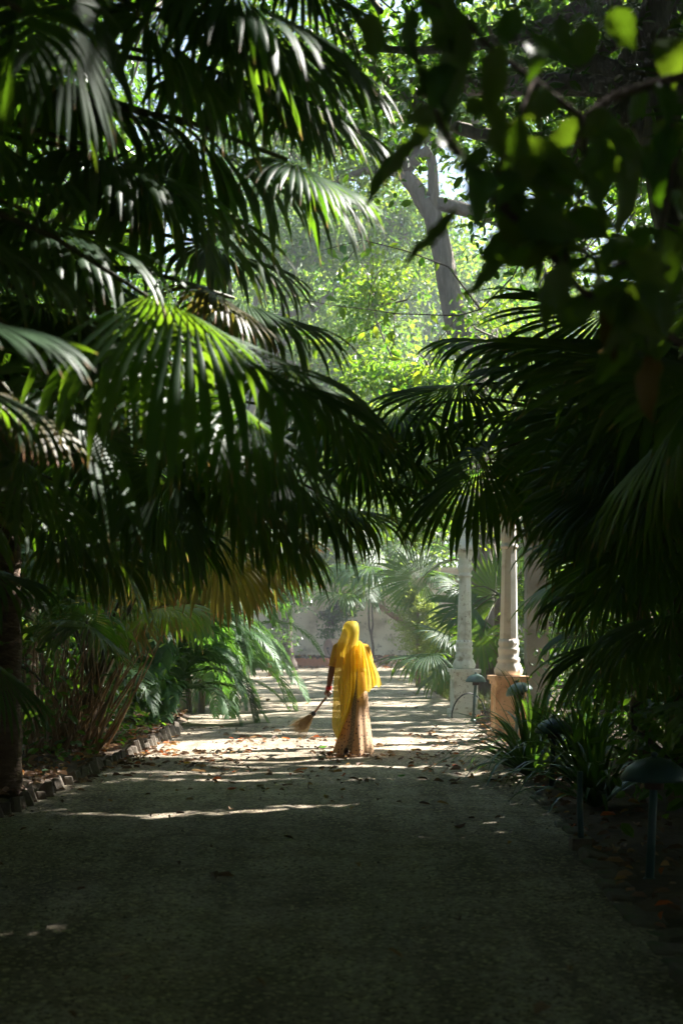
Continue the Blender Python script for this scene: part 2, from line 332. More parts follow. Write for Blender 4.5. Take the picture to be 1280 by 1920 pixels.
gap(925, 1412, .6, .6, .97); gap(800, 1358, 1.2, .5, .97); gap(830, 1378, 1.0, .34, .97); gap(800, 1364, .9, .24, .97); gap(880, 1370, .7, .22, .97); gap(560, 1368, .5, .12, .9)
gap(720, 1322, 2.5, .9, 1); gap(540, 1330, 1.0, .5, .95); gap(520, 1318, 1.2, .5, .97); gap(600, 1345, .5, .14, .95); gap(560, 1291, 1.2, .8, .97); gap(700, 1292, 1.5, .6, .95); gap(520, 1304, .6, .3, .9)
gap(600, 1270, 1.6, .8, .85); gap(850, 1350, .5, .3, .8); gap(640, 1258, 2, 1.0, .7)
for zz in (0.5, 0.9, 1.3, 1.65): GAP_RAYS.append((np.array([0.25, 17.75, zz]), 0.36, 0.97))
for zz in (0.9, 1.4, 1.9, 2.4, 2.9, 3.3): GAP_RAYS.append((np.array([2.42, 20.2, zz]), 0.22, 0.95))
for (px, py, Y, r, st) in ((330, 640, 6.0, .30, .97), (250, 640, 6.0, .22, .9), (640, 420, 7.0, .35, .95), (690, 480, 7.0, .3, .95), (110, 170, 4.6, .22, .95), (40, 190, 4.6, .2, .9),
                           (60, 620, 4.5, .25, .95), (420, 560, 7.5, .25, .95), (20, 760, 5.5, .2, .95), (350, 250, 6.5, .22, .9), (1240, 570, 5, .25, .95), (1130, 690, 9, .12, .85),
                           (150, 1390, 17.3, .4, .95), (390, 1080, 15, .5, .85), (30, 1030, 13, .25, .9), (110, 1150, 8, .2, .9), (960, 1420, 15.5, .35, .85), (400, 1230, 24, 1.0, .7), (500, 1150, 26, 1.0, .7),
                           (770, 220, 3.0, .10, .98), (885, 200, 3.0, .07, .98), (780, 300, 3., .06, .9), (850, 440, 3, .08, .7), (640, 1100, 45, 1.5, .9), (740, 1080, 42, 1.2, .8), (770, 1170, 40, 1.5, .95), (780, 1240, 33, 1.2, .9),
                           (560, 620, 45, 4, .6), (700, 650, 40, 4, .8), (600, 500, 60, 5, .7), (720, 780, 35, 3, .8)):
    GAP_RAYS.append((P(px, py, Y), r, st))
_gr = np.random.default_rng(3)
def left_edge0(y): return -2.9 + .03 * (y - 8)
for _ in range(18):
    q = np.array([_gr.uniform(-3.2, .2), _gr.uniform(5, 15), _gr.uniform(1.4, 5.2)]); r = _gr.uniform(.08, .24)
    if q[0] - q[2] * S[0] / S[2] < left_edge0(q[1] - q[2] * S[1] / S[2]) - r: GAP_RAYS.append((q, r, .9))
for _ in range(6): GAP_RAYS.append((P(_gr.uniform(700, 1270), _gr.uniform(20, 620), 3.1), _gr.uniform(.05, .10), .97))
for q in ((700, 560, 21, .5), (780, 600, 21, .5), (620, 620, 21, .4), (780, 700, 21.5, .5), (680, 690, 21.5, .35), (790, 720, 31, 1.3), (700, 700, 31, .9), (860, 830, 31, 1.3), (930, 640, 31, 1.0), (700, 560, 32, 1.0), (620, 600, 45, 3), (760, 500, 52, 3), (560, 520, 55, 3), (660, 780, 45, 2.5), (840, 960, 31, 1.0), (640, 680, 60, 4)): GAP_RAYS.append((P(*q[:3]), q[3], .92))
for q in ((640, 400, 7.0, .32), (690, 470, 7.0, .32), (60, 620, 4.6, .22), (350, 250, 7.6, .15), (420, 560, 8.0, .25), (20, 760, 5.7, .2)): GAP_RAYS.append((P(*q[:3]), q[3], .97))
for _ in range(34):     # small flecks
    y = _gr.uniform(21.5, 58); GAP_GROUND.append((_gr.uniform(-3, 3), y, _gr.uniform(.2, .9), _gr.uniform(.1, .35), .9))
def gap_strength(p, pad=0.0):
    """chance that a leaf at p is missing because of an opening"""
    p = np.asarray(p, float).reshape(-1, 3); out = np.zeros(len(p))
    k = p[:, 2] / S[2]; gx = p[:, 0] - S[0] * k; gy = p[:, 1] - S[1] * k
    for x, y, rx, ry, s in GAP_GROUND:
        m = ((gx - x) / (rx + pad)) ** 2 + ((gy - y) / (ry + pad)) ** 2 < 1; out = np.where(m, np.maximum(out, s), out)
    for c, r, s in GAP_RAYS:
        d = p - c; t = d @ S; q = np.linalg.norm(d - t[:, None] * S, axis=1)
        m = (q < r + pad) & (t > max(0.5, r * 0.8)); out = np.where(m, np.maximum(out, s), out)
    return out

# ------------------------------------------------------------------ ground
def grid_sheet(x0, x1, y0, y1, nx, ny, zf):
    xs = np.linspace(x0, x1, nx); ys = np.linspace(y0, y1, ny); X, Y = np.meshgrid(xs, ys)
    V = np.stack([X, Y, zf(X, Y)], -1).reshape(-1, 3)
    i = np.arange(ny - 1)[:, None] * nx + np.arange(nx - 1)[None]; i = i.ravel()
    return V, np.stack([i, i + 1, i + nx + 1, i + nx], 1)
def left_edge(y):  return np.interp(y, [-20, 5, 12.7, 21.2, 26, 40, 61], [-3.9, -3.05, -2.77, -2.46, -2.7, -3.1, -3.6])
def right_edge(y): return np.interp(y, [-20, 6.4, 13.1, 19, 24, 31, 46, 61], [0.5, 1.54, 1.82, 2.0, 2.25, 2.35, 2.3, 2.7])
V, Q = grid_sheet(-400, 400, -400, 400, 41, 41, lambda x, y: 0 * x - 0.03)
tag(MB().add(V, Q).build('ground', M['soil']), kind='structure')
# beds either side, a little higher than the path
def bed(name, ef, sgn, y0, y1, w, lift):
    ys = np.linspace(y0, y1, 140); cols = np.concatenate([[0, .06, .2, .5], np.linspace(1, w, 12)])
    V = []
    for y in ys:
        e = ef(y)
        for c in cols:
            z = lift * min(1, c / 0.25) + (0.03 * math.sin(c * 5.1 + y * 2.3) + 0.03 * math.sin(c * 2.3 - y * 3.7)) * min(1, c * 2) - 0.02 * (c == 0)
            V.append((e + sgn * (c + .02), y, z))
    nx = len(cols); ny = len(ys); i = (np.arange(ny - 1)[:, None] * nx + np.arange(nx - 1)[None]).ravel()
    Q = np.stack([i, i + 1, i + nx + 1, i + nx], 1)
    if sgn < 0: Q = Q[:, ::-1]
    return tag(MB().add(np.array(V), Q).build(name, M['soil']), kind='structure')
bed('planting_bed_left', left_edge, -1, -8, 61, 14, 0.09)
bed('planting_bed_right', right_edge, 1, -8, 61, 14, 0.05)
ys = np.concatenate([np.linspace(-20, 4, 20), np.linspace(4.2, 61, 300)]); V = []; nx = 41
for y in ys:
    a, b = left_edge(y) - .04 + rng.normal(0, .02), right_edge(y) + .04 + rng.normal(0, .02)
    for x in np.linspace(a, b, nx):
        V.append((x, y, 0.012 * math.sin(x * 2.1 + y * .9) * math.sin(y * 1.3 - x) + 0.006 * math.sin(x * 7 + y * 5) + 0.012 + (0.02 if abs((x - a) / (b - a) - .5) < .1 else 0) * 0))
V = np.array(V); ny = len(ys); i = (np.arange(ny - 1)[:, None] * nx + np.arange(nx - 1)[None]).ravel()
tag(MB().add(V, np.stack([i, i + 1, i + nx + 1, i + nx], 1)).build('path', M['path']), kind='structure')
# the bank at the far end, rising to the wall
V, Q = grid_sheet(-30, 30, 60.4, 72, 90, 24, lambda x, y: np.clip((y - 60.4) / 3.0, 0, 1) ** 1.3 * .45 - .02 + .04 * np.sin(x * 3 + y * 2) * np.sin(y * 4))
tag(MB().add(V, Q).build('bank', M['soil']), kind='structure')

# loose pebbles and grit on the path
mb = MB(); n = 5200
yy = 5.4 + 30 * rng.random(n) ** 1.9; xx = left_edge(yy) + (right_edge(yy) - left_edge(yy)) * rng.random(n)
for x, y in zip(xx, yy):
    s = rng.uniform(.003, .009) * (1.8 if rng.random() < .04 else 1); a = rng.uniform(0, 6.3); c, d = math.cos(a) * s, math.sin(a) * s
    mb.add([[x + c, y + d, .02], [x - d, y + c, .02], [x - c, y - d, .02], [x + d, y - c, .02], [x, y, .02 + s * .9]], T=[[0, 1, 4], [1, 2, 4], [2, 3, 4], [3, 0, 4]])
tag(mb.build('gravel', M['concrete'], smooth=False), 'small loose pebbles scattered over the sandy path', 'gravel', kind='stuff')

# ------------------------------------------------------------------ kerbs of upright edging pieces
kl = bpy.data.objects.new('kerb_left', None); COL.objects.link(kl); kl['kind'] = 'structure'
mb = MB(); box(mb, (0, 0, 0), (0.10, 0.215, 0.34), taper=0.9); brick_me = None
variants = []
for k in range(5):
    mb = MB(); box(mb, (0, 0, 0), (0.11, 0.20, 0.34), taper=0.88, jit=0.012)
    o = mb.build('edging_brick', M['concrete'], smooth=False); variants.append(o.data); bpy.data.objects.remove(o)
y = 5.6; k = 0
while y < 22.4:
    o = bpy.data.objects.new('edging_brick', variants[k % 5]); COL.objects.link(o); o.parent = kl
    o.location = (left_edge(y) - .02 + rng.normal(0, .012), y, -0.06 + rng.normal(0, .024)); o.rotation_euler = (R(-24) + rng.normal(0, .1), rng.normal(-.12, .09), rng.normal(.5, .12))
    bv = o.modifiers.new('bevel', 'BEVEL'); bv.width = .012; bv.segments = 1
    y += 0.235; k += 1
kr = bpy.data.objects.new('kerb_right', None); COL.objects.link(kr); kr['kind'] = 'structure'
y = 5.2
while y < 18.5:
    o = bpy.data.objects.new('edging_stone', variants[k % 5]); COL.objects.link(o); o.parent = kr
    o.location = (right_edge(y) + .05 + rng.normal(0, .02), y, -.03 + rng.normal(0, .015)); o.rotation_euler = (rng.normal(0, .05), R(90) + rng.normal(0, .06), R(2) + rng.normal(0, .06)); o.scale = (1.25, 1.55, .62)
    bv = o.modifiers.new('bevel', 'BEVEL'); bv.width = .03; bv.segments = 2
    y += 0.34; k += 1

# ------------------------------------------------------------------ far wall, pier, columns
wall = thing('garden_wall', 'tall beige plaster wall closing off the far end of the path', 'wall', (0, 66, 0))
mb = MB(); V, Q = grid_sheet(-22, 22, 0, 1, 60, 2, lambda x, y: y * 0)
box(mb, (0, 0, 2.2), (44, .3, 4.4)); mb.build('masonry', M['plaster'], wall, smooth=False)
mb = MB(); box(mb, (0, 0, 4.47), (44.2, .46, .14)); mb.build('coping', M['plaster'], wall, smooth=False)

def column(x, y, label, m_plinth, m_shaft, ph, H, s=1.0, lean=0.0):
    t = thing('garden_column', label, 'column', (x, y, 0), 'pair of carved columns beside the path')
    w = 0.40 * s
    mb = MB(); box(mb, (0, 0, .07), (w * 1.22, w * 1.22, .16)); mb.build('plinth_foot', m_plinth, t, smooth=False)
    mb = MB(); box(mb, (0, 0, .15 + (ph - .15 - .12) / 2), (w, w, ph - .27)); pl = mb.build('plinth', m_plinth, t, smooth=False)
    for a in range(4):      # raised frame bars round a sunk panel on each side
        rot = np.array(Matrix.Rotation(a * math.pi / 2, 3, 'Z')); z0, z1 = .21, ph - .18
        mb = MB()
        for cx_, cz, sx, sz in ((-w * .36, (z0 + z1) / 2, .035, z1 - z0), (w * .36, (z0 + z1) / 2, .035, z1 - z0), (0, z0, w * .72, .035), (0, z1, w * .72, .035)):
            box(mb, rot @ np.array([cx_, -w / 2 - .004, cz]), (sx, .018, sz), rot)
        mb.build('panel_frame', m_plinth, pl, smooth=False)
    mb = MB(); box(mb, (0, 0, ph - .085), (w * 1.1, w * 1.1, .07)); box(mb, (0, 0, ph - .03), (w * 1.24, w * 1.24, .06)); mb.build('plinth_cap', m_plinth, t, smooth=False)
    r = 0.105 * s; b0 = ph
    # lotus base
    prof = [(r * 1.5, b0), (r * 1.75, b0 + .02), (r * 1.85, b0 + .08), (r * 1.6, b0 + .15), (r * 1.42, b0 + .19), (r * 1.5, b0 + .21), (r * 1.5, b0 + .25), (r * 1.3, b0 + .27), (r * 1.32, b0 + .33), (r * 1.42, b0 + .36), (r * 1.42, b0 + .39), (r * 1.22, b0 + .41), (r * 1.34, b0 + .45), (r * 1.25, b0 + .52)]
    mb = MB(); lathe(mb, prof, 64, mod=lambda k, a: 1 + (.07 * np.abs(np.sin(a * 6)) - .03 if k in (1, 2, 3, 8, 12, 13) else 0 * a)); mb.build('column_base', m_shaft, t)
    b1 = b0 + .52; top = H - .62
    zs = np.linspace(b1, top, 8); prof = [(np.interp(z, [b1, top], [r * 1.22, r * .98]), z) for z in zs]
    mb = MB(); lathe(mb, prof, 16, mod=lambda k, a: np.where((np.arange(16) % 2) == 0, 1.0, .925)); mb.build('shaft', m_shaft, t, smooth=False)
    prof = [(r * .98, top), (r * 1.15, top + .015), (r * 1.18, top + .045), (r * 1.0, top + .06), (r * 1.02, top + .10), (r * 1.2, top + .14), (r * 1.24, top + .20), (r * 1.05, top + .25), (r * 1.12, top + .27), (r * 1.12, top + .30), (r * 1.02, top + .32), (r * 1.25, top + .42), (r * 1.75, top + .50)]
    mb = MB(); lathe(mb, prof, 48, mod=lambda k, a: 1 + (.05 * np.abs(np.sin(a * 6)) - .02 if k in (5, 6, 11) else 0 * a)); cp = mb.build('capital', m_shaft, t)
    mb = MB(); box(mb, (0, 0, top + .54), (r * 3.7, r * 3.7, .08)); mb.build('abacus', m_shaft, cp, smooth=False)
    mb = MB(); box(mb, (0, 0, top + .58 + .45), (r * 2.1, r * 2.1, .9)); mb.build('upper_post', m_shaft, t, smooth=False)
    t.rotation_euler = (0, lean, R(6)); return t
column(2.21, 25.8, 'white carved garden column farther up the path beside the arched black hose', M['white_paint'], M['white_paint'], .88, 3.16, 1.05, R(.6))
column(2.36, 20.2, 'carved column on a plinth tinted peach for bounced light, with a sunlit right edge', M['peach_bounce_tint'], M['pink_white'], .93, 3.35, 1.02, R(.4))
pier = thing('gate_pier', 'plain beige square pier standing behind the peach-tinted column', 'pier', (3.35, 24.5, 0))
mb = MB(); box(mb, (0, 0, 1.6), (.37, .37, 3.2)); mb.build('pier_body', M['old_plaster'], pier, smooth=False)
mb = MB(); box(mb, (0, 0, 3.25), (.52, .52, .12)); mb.build('pier_cap', M['old_plaster'], pier, smooth=False)

# ------------------------------------------------------------------ mushroom garden lamps
def lamp(p, h, r, label, lean, mcap, tilt=0.0):
    t = thing('garden_lamp', label, 'lamp', p, 'mushroom garden lamps along the right kerb')
    top = np.array([lean[0], lean[1], h])
    mb = MB(); tube(mb, [np.zeros(3), top * .5, top], [.028, .026, .026], 12); mb.build('pole', mcap, t)
    mb = MB(); lathe(mb, [(.05, -.01), (.05, .03), (.03, .05)], 16); mb.build('pole_foot', mcap, t)
    prof = [(r, h - .015), (r * 1.015, h), (r * .97, h + .02), (r * .82, h + .062), (r * .58, h + .098), (r * .3, h + .118), (r * .09, h + .126), (.012, h + .135)]
    inner = [(r * .97, h - .012), (r * .8, h + .045), (r * .5, h + .08), (r * .1, h + .10)]
    mb = MB(); lathe(mb, prof, 40, (lean[0], lean[1], 0)); lathe(mb, inner, 40, (lean[0], lean[1], 0)); c = mb.build('lamp_cap', mcap, t)
    mb = MB(); lathe(mb, [(.055, h - .07), (.06, h - .06), (.06, h + .04), (.03, h + .05)], 16, (lean[0], lean[1], 0)); mb.build('lamp_housing', M['iron'], t)
    mb = MB(); lathe(mb, [(.012, h + .128), (.022, h + .138), (.02, h + .15), (.006, h + .158)], 12, (lean[0], lean[1], 0)); mb.build('finial', mcap, c)
    if tilt: c.rotation_euler = (0, tilt, 0); c.location = (-math.sin(tilt) * h * 1.0, 0, h - h * math.cos(tilt))
    return t
lamp(G(886, 1353), .70, .175, 'green mushroom lamp in front of the white column', (.05, .0), M['lamp_green'])
lamp((2.30, 18.9, 0), .74, .18, 'tilted green mushroom lamp in front of the peach-tinted plinth', (.06, 0), M['lamp_green'], R(-16))
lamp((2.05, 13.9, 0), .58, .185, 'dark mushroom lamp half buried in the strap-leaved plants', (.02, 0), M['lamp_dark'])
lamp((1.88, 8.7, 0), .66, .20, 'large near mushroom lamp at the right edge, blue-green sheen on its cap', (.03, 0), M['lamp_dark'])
t = thing('stake_post', 'short thin dark post on a small concrete block by the right kerb', 'post', (1.70, 10.1, 0))
mb = MB(); tube(mb, [(0, 0, .05), (-.01, 0, .3), (-.01, 0, .56)], .022, 10); mb.build('post', M['lamp_dark'], t)
mb = MB(); box(mb, (0, 0, .04), (.16, .16, .10), taper=.9); mb.build('block', M['concrete'], t, smooth=False)
# hose arch by the white column
mb = MB(); a = np.linspace(R(200), R(-12), 26); c = P(876, 1345, 25.3)
tube(mb, np.stack([c[0] + .30 * np.cos(a) + .02, np.full(26, 25.3) + .1 * np.sin(a * 2), np.maximum(.02, .06 + .40 * np.sin(a))], 1), .013, 10)
tag(mb.build('hose', M['rubber']), 'black hose arching up in front of the white column plinth', 'hose')
# terracotta block on the far left
mb = MB(); box(mb, (0, 0, .2), (.24, .24, .40), taper=.92); box(mb, (0, 0, .42), (.28, .28, .06))
tag(mb.build('terracotta_post', M['terracotta'], loc=(-2.45, 50, 0), smooth=False), 'small terracotta coloured post at the far left of the path', 'post')
# stone roller on its low kerb
t = thing('garden_roller', 'old stone garden roller lying before the beige wall', 'roller', (-.58, 62.6, .42))
ax = nrm(np.array([.86, .5, 0])); sd = np.array([-ax[1], ax[0], 0])
def disc(mb, c, r0, r1, r_prof, sides=40):
    u = np.array([0, 0, 1.0]); a = np.arange(sides) / sides * 2 * math.pi; rings = []
    for r, d in r_prof: rings.append(c + ax * d + (np.cos(a) * r)[:, None] * sd + (np.sin(a) * r)[:, None] * u)
    n = len(r_prof); V = np.concatenate(rings); i0 = np.arange(sides); i1 = (i0 + 1) % sides
    mb.add(V, np.concatenate([np.stack([k * sides + i0, k * sides + i1, (k + 1) * sides + i1, (k + 1) * sides + i0], 1) for k in range(n - 1)])); return mb
c0 = np.array([0, 0, .42])
t_c = c0
disc(MB(), c0, 0, 0, [(0.001, 0)] * 2)
mb = disc(MB(), c0, 0, 0, [(.001, .02), (.36, .02), (.36, 0), (.405, 0), (.42, .02), (.42, 1.0), (.40, 1.02), (.001, 1.02)]); mb.build('drum', M['roller_stone'], t)
mb = MB(); tube(mb, [c0 - ax * .09, c0 + ax * .05], .035, 10); mb.build('axle', M['iron'], t)
mb = MB(); tube(mb, [c0 - ax * .05, c0 - ax * .06 + sd * -.05 + np.array([0, 0, -.12]), c0 - ax * .08 - sd * .2 + np.array([0, 0, -.26]), c0 - ax * .1 - sd * .45 + np.array([0, 0, -.36])], .022, 8); mb.build('handle', M['iron'], t)
mb = MB(); box(mb, (-.4, 61.2, .22), (3.2, .18, .30))
k = tag(mb.build('low_kerb', M['terracotta'], smooth=False), 'low brown brick kerb in front of the stone roller', 'kerb')
for i in range(13):
    m2 = MB(); box(m2, (-1.88 + i * .245, 61.13, .385), (.17, .12, .06), jit=.006); m2.build('kerb_brick', M['terracotta'], k, smooth=False)

# ------------------------------------------------------------------ palm leaves
def fan_blade(mb, hub, axis, normal, Rm, nseg=46, spread=R(135), droop=1.0, split=.60, fold=.25, costa=.2, K=9, seed=0, mat=0, ragged=.2):
    r = np.random.default_rng(seed)
    axis = nrm(axis); normal = nrm(normal - axis * np.dot(normal, axis)); side = np.cross(axis, normal)
    th = np.linspace(-spread, spread, nseg) + r.normal(0, .006, nseg); dth = 2 * spread / (nseg - 1)
    d = np.cos(th)[:, None] * axis + np.sin(th)[:, None] * side - (fold * np.abs(np.sin(th)) ** 1.2)[:, None] * normal
    d = nrm(d); Lg = Rm * (0.74 + .26 * np.cos(th * .62)) * (1 + r.normal(0, .05, nseg))
    brk = r.random(nseg) < ragged; Lg = np.where(brk, Lg * r.uniform(.6, .95, nseg), Lg)
    cs = np.clip(1 - np.abs(th) / spread, 0, 1) ** 1.5 * costa * Rm
    p = hub + cs[:, None] * axis - (cs ** 2 * .6 * droop / Rm)[:, None] * np.array([0, 0, 1.0])
    Lg = Lg - cs * .7
    g = np.array([0, 0, -1.0]); dr = droop * np.clip(1 + r.normal(0, .3, nseg) + (r.random(nseg) < .08) * 1.6, .2, 3)
    s = np.concatenate([[0.02], np.linspace(.14, 1, K - 1)]); pts = np.zeros((nseg, K, 3)); dirs = np.zeros((nseg, K, 3))
    last = 0
    for k in range(K):
        ds = s[k] - last; last = s[k]
        d = nrm(d + g * (dr * (.55 * s[k] + 4.6 * max(s[k] - .48, 0)) * ds)[:, None]); p = p + d * (Lg * ds)[:, None]
        pts[:, k] = p; dirs[:, k] = d
    # width: joined near the hub, then free and tapering
    w = np.zeros((nseg, K))
    for k in range(K):
        ww = s[k] * Lg * dth / 2 * 1.04
        if s[k] > split: ww = split * Lg * dth / 2 * 1.04 * (1 - ((s[k] - split) / (1 - split)) ** 1.5) + .0008
        w[:, k] = ww
    nn = np.broadcast_to(normal, dirs.shape); sv = nrm(np.cross(nn, dirs)); n2 = np.cross(dirs, sv)
    tw = r.normal(0, .7, nseg)[:, None] * np.clip((s - split) / (1 - split), 0, 1)[None]     # free tips twist
    sv2 = sv * np.cos(tw)[..., None] + n2 * np.sin(tw)[..., None]
    V = np.stack([pts - sv2 * w[..., None], pts + n2 * (w * .5)[..., None], pts + sv2 * w[..., None]], 2)
    V = V.reshape(-1, 3)
    base = (np.arange(nseg)[:, None] * K + np.arange(K - 1)[None]).ravel() * 3
    Q = np.concatenate([np.stack([base, base + 1, base + 4, base + 3], 1), np.stack([base + 1, base + 2, base + 5, base + 4], 1)])
    t = np.tile(np.repeat(s, 3), nseg); t = np.clip(t - np.repeat(r.uniform(0, .08, nseg), K * 3), 0, 1)
    vv = np.repeat(np.clip(r.normal(r.uniform(.2, .8), .18, nseg), 0, 1), K * 3)
    mb.add(V, Q, t=t, var=vv, mat=mat); return V

CLEAR = [[(450, 500), (560, 440), (690, 540), (735, 400), (860, 330), (905, 590), (850, 640), (880, 700), (700, 715), (650, 650), (470, 545)],
         [(455, 1075), (560, 1030), (700, 1010), (760, 1030), (850, 1040), (935, 1010), (985, 1050), (975, 1200), (960, 1270), (900, 1370), (880, 1470), (1010, 1530), (1280, 1600), (1280, 1920), (0, 1920), (0, 1540), (120, 1470), (330, 1385), (430, 1345)]]
def clear_hit(V):
    x, y = proj(V); f = V[:, 1] > .3
    return max(np.mean(in_poly(x, y, c) & f) for c in CLEAR)

frond_seed = [100]
def petiole(name, a, b, parent, base, r0=.022, r1=.011, up=.15, mat='petiole'):
    mb = MB(); L = np.linalg.norm(np.asarray(b) - np.asarray(a))
    tube(mb, curve(a, b, (0, 0, up * L), 7), np.linspace(r0, r1, 7), 6); return mb.build(name, M[mat], parent, origin=base)

class Palm:
    def __init__(self, x, y, crown, label, r=.12, name='fan_palm', lean=(0, 0), skirt=10, group='fan palms along the path'):
        self.b = np.array([x, y, 0.0]); self.t = thing(name, label, 'palm', (x, y, 0), group)
        self.c = np.array([x + lean[0], y + lean[1], crown])
        n = 16; pts = curve(self.b, self.c, (lean[0] * -.2, lean[1] * -.2, 0), n); rad = np.linspace(r * 1.25, r, n) * (1 + .07 * (np.arange(n) % 2))
        mb = MB(); tube(mb, pts, rad, 14, wob=.05); mb.build('trunk', M['palm_trunk'], self.t, origin=self.b)
    def leaf(self, hub, axis, Rm, normal=(0, 0, 1), mat='fan', pet=True, **kw):
        frond_seed[0] += 1
        mb = MB(); fan_blade(mb, np.asarray(hub, float), np.asarray(axis, float), np.asarray(normal, float), Rm, seed=frond_seed[0], **kw)
        o = mb.build('frond', M[mat], self.t, origin=self.b)
        if pet: petiole('petiole', self.c + rng.normal(0, .03, 3), hub, o, self.b)
        return o
    def ex(self, px, py, Y, dx, dy, dz, Rm, normal=(0, -.25, 1), **kw):
        return self.leaf(P(px, py, Y), (dx, dz, -dy), Rm, normal, **kw)
    def random(self, n, rmin=.55, rmax=.85, lo=-25, hi=70, plen=(.8, 1.5), az=(0, 360), mats=('fan',), lim=.05, gaplim=.35, droop=(.5, 1.5), face=.2):
        made = tries = 0
        while made < n and tries < n * 6:
            tries += 1
            a = R(rng.uniform(*az)); e = R(rng.uniform(lo, hi)); d = np.array([math.cos(a) * math.cos(e), math.sin(a) * math.cos(e), math.sin(e)])
            hub = self.c + d * rng.uniform(*plen); hub[2] -= .12
            e2 = e - R(rng.uniform(15, 45)); ax = np.array([math.cos(a) * math.cos(e2), math.sin(a) * math.cos(e2), math.sin(e2)])
            nm = np.array([-math.cos(a) * math.sin(e2), -math.sin(a) * math.sin(e2), math.cos(e2)]) + rng.normal(0, .25, 3) + np.array([0, -face, 0])
            Rm = rng.uniform(rmin, rmax); st = np.random.default_rng(frond_seed[0] + 1)
            kw = dict(droop=rng.uniform(*droop), costa=rng.uniform(.1, .35), fold=rng.uniform(.1, .45), nseg=int(rng.integers(38, 52)))
            tmp = MB(); V = fan_blade(tmp, hub, ax, nm, Rm, seed=frond_seed[0] + 1, **kw)
            if hub[2] < .35: continue
            if clear_hit(V) > lim or np.min(np.linalg.norm(V - np.array([0, 0, CH]), axis=1)) < 2.6: frond_seed[0] += 1; continue
            if np.mean(gap_strength(V[::13])) > gaplim: frond_seed[0] += 1; continue
            if V[:, 2].min() < .03: continue
            self.leaf(hub, ax, Rm, nm, mat=mats[int(rng.integers(len(mats)))], **kw); made += 1

# ---- left row
pl1 = Palm(-3.30, 4.9, 3.7, 'fan palm nearest the camera at the left edge, fronds hanging into the top corner')
pl2 = Palm(-3.25, 6.4, 3.3, 'fan palm on the left whose long frond arches to the middle, lit green from behind')
pl3 = Palm(-3.35, 8.6, 3.0, 'dark fan palm at the left behind the big arching frond')
pl4 = Palm(-3.02, 12.9, 3.0, 'fan palm whose brown trunk catches light at the left edge', r=.10)
pl5 = Palm(-3.30, 17.6, 0.75, 'bushy fan palm with dead brown stalks at its foot, left bed', r=.13, lean=(.25, 0))
pl6 = Palm(-3.9, 15.0, 4.3, 'taller fan palm standing behind the dead stalks on the left')
pl7 = Palm(-4.1, 20.5, 3.3, 'fan palm with olive fronds beyond the dead stalks on the left')
pl8 = Palm(-4.1, 18.6, 5.0, 'tall fan palm whose crown rises above the bushy one on the left')
pl9 = Palm(-3.75, 10.6, 4.7, 'tall fan palm in the dark middle of the left row')
pl8.random(24, gaplim=.3, rmin=.8, rmax=1.1, lo=-40, hi=60); pl9.random(24, gaplim=.25, rmin=.8, rmax=1.1, lo=-40, hi=60)
pl1.ex(120, -10, 4.6, .2, 1, .1, .50, droop=.9); pl1.ex(40, 20, 4.4, -.2, 1, .1, .45, droop=.9); pl1.ex(270, 20, 6.0, .7, .6, .1, .75, droop=1.5); pl1.ex(430, -20, 5.4, .9, .35, .1, .75, droop=1.6)
pl1.ex(-80, 585, 4.5, 1, .2, .1, .46, droop=.8, nseg=30); pl1.ex(-60, 420, 5.0, 1, .45, .2, .55, droop=1.5); pl1.ex(-40, 250, 5.2, 1, .4, .2, .5, droop=1.3); pl1.ex(-90, 700, 5.3, 1, .4, 0, .5, droop=1.2)
pl1.ex(560, -60, 5.8, .9, .5, .1, .55, droop=1.4)
pl2.ex(335, 252, 7.7, 1, .05, .1, 1.1, droop=2.0, costa=.4, fold=.5); pl2.ex(170, 275, 6.7, .8, .1, .3, .8, droop=1.9, costa=.3); pl2.ex(540, 300, 6.9, 1, .35, .1, .55, droop=1.1, costa=.3)
pl2.ex(275, 555, 6.0, 1, .18, -.15, 1.05, droop=2.1, costa=.5, fold=.55, normal=(.1, -.45, 1)); pl2.ex(330, 690, 6.6, .6, .7, .1, .85, droop=1.5); pl2.ex(430, 745, 6.6, .85, .5, 0, .78, droop=1.8, costa=.35)
pl2.ex(60, 400, 6.4, 1, .2, .2, .8, droop=1.8); pl2.ex(150, 480, 6.8, .9, .5, .2, .8, droop=1.6); pl2.ex(120, 700, 6.5, .5, .9, .1, .8, droop=1.2); pl2.ex(30, 850, 6.6, .8, .6, .2, .7, droop=1.3)
pl3.ex(440, 560, 8.2, 1, .2, .1, .78, droop=1.4, costa=.3); pl3.ex(390, 455, 8.8, .9, .25, 0, .8, droop=1.5); pl3.ex(400, 545, 7.9, .6, .3, .3, .55, droop=1.4, mat='fan_old'); pl3.ex(500, 850, 8.4, .7, .6, .1, .85, droop=1.7); pl3.ex(300, 860, 8.2, .3, 1, .1, .8, droop=1.2)
pl3.ex(200, 800, 8.4, .4, .9, .1, .85); pl3.ex(-40, 1060, 8.0, 1, .25, .1, .55, droop=1.6); pl3.ex(20, 740, 5.9, .7, .4, .1, .4, droop=1.3, mat='fan_old'); pl3.ex(100, 940, 8.4, .5, .8, .2, .7, droop=1.3); pl3.ex(-20, 1240, 8.2, .9, .7, .2, .55, droop=1.2)
pl4.ex(560, 905, 12.6, .8, .4, .1, .95, droop=1.6); pl4.ex(420, 880, 12.4, .5, .8, 0, .95, droop=1.2); pl4.ex(660, 860, 12.2, .9, .3, .1, .95, droop=1.5, costa=.35); pl4.ex(330, 930, 12.8, .3, .9, 0, .9); pl4.ex(200, 1010, 13, .8, .2, .1, .9, droop=1.6)
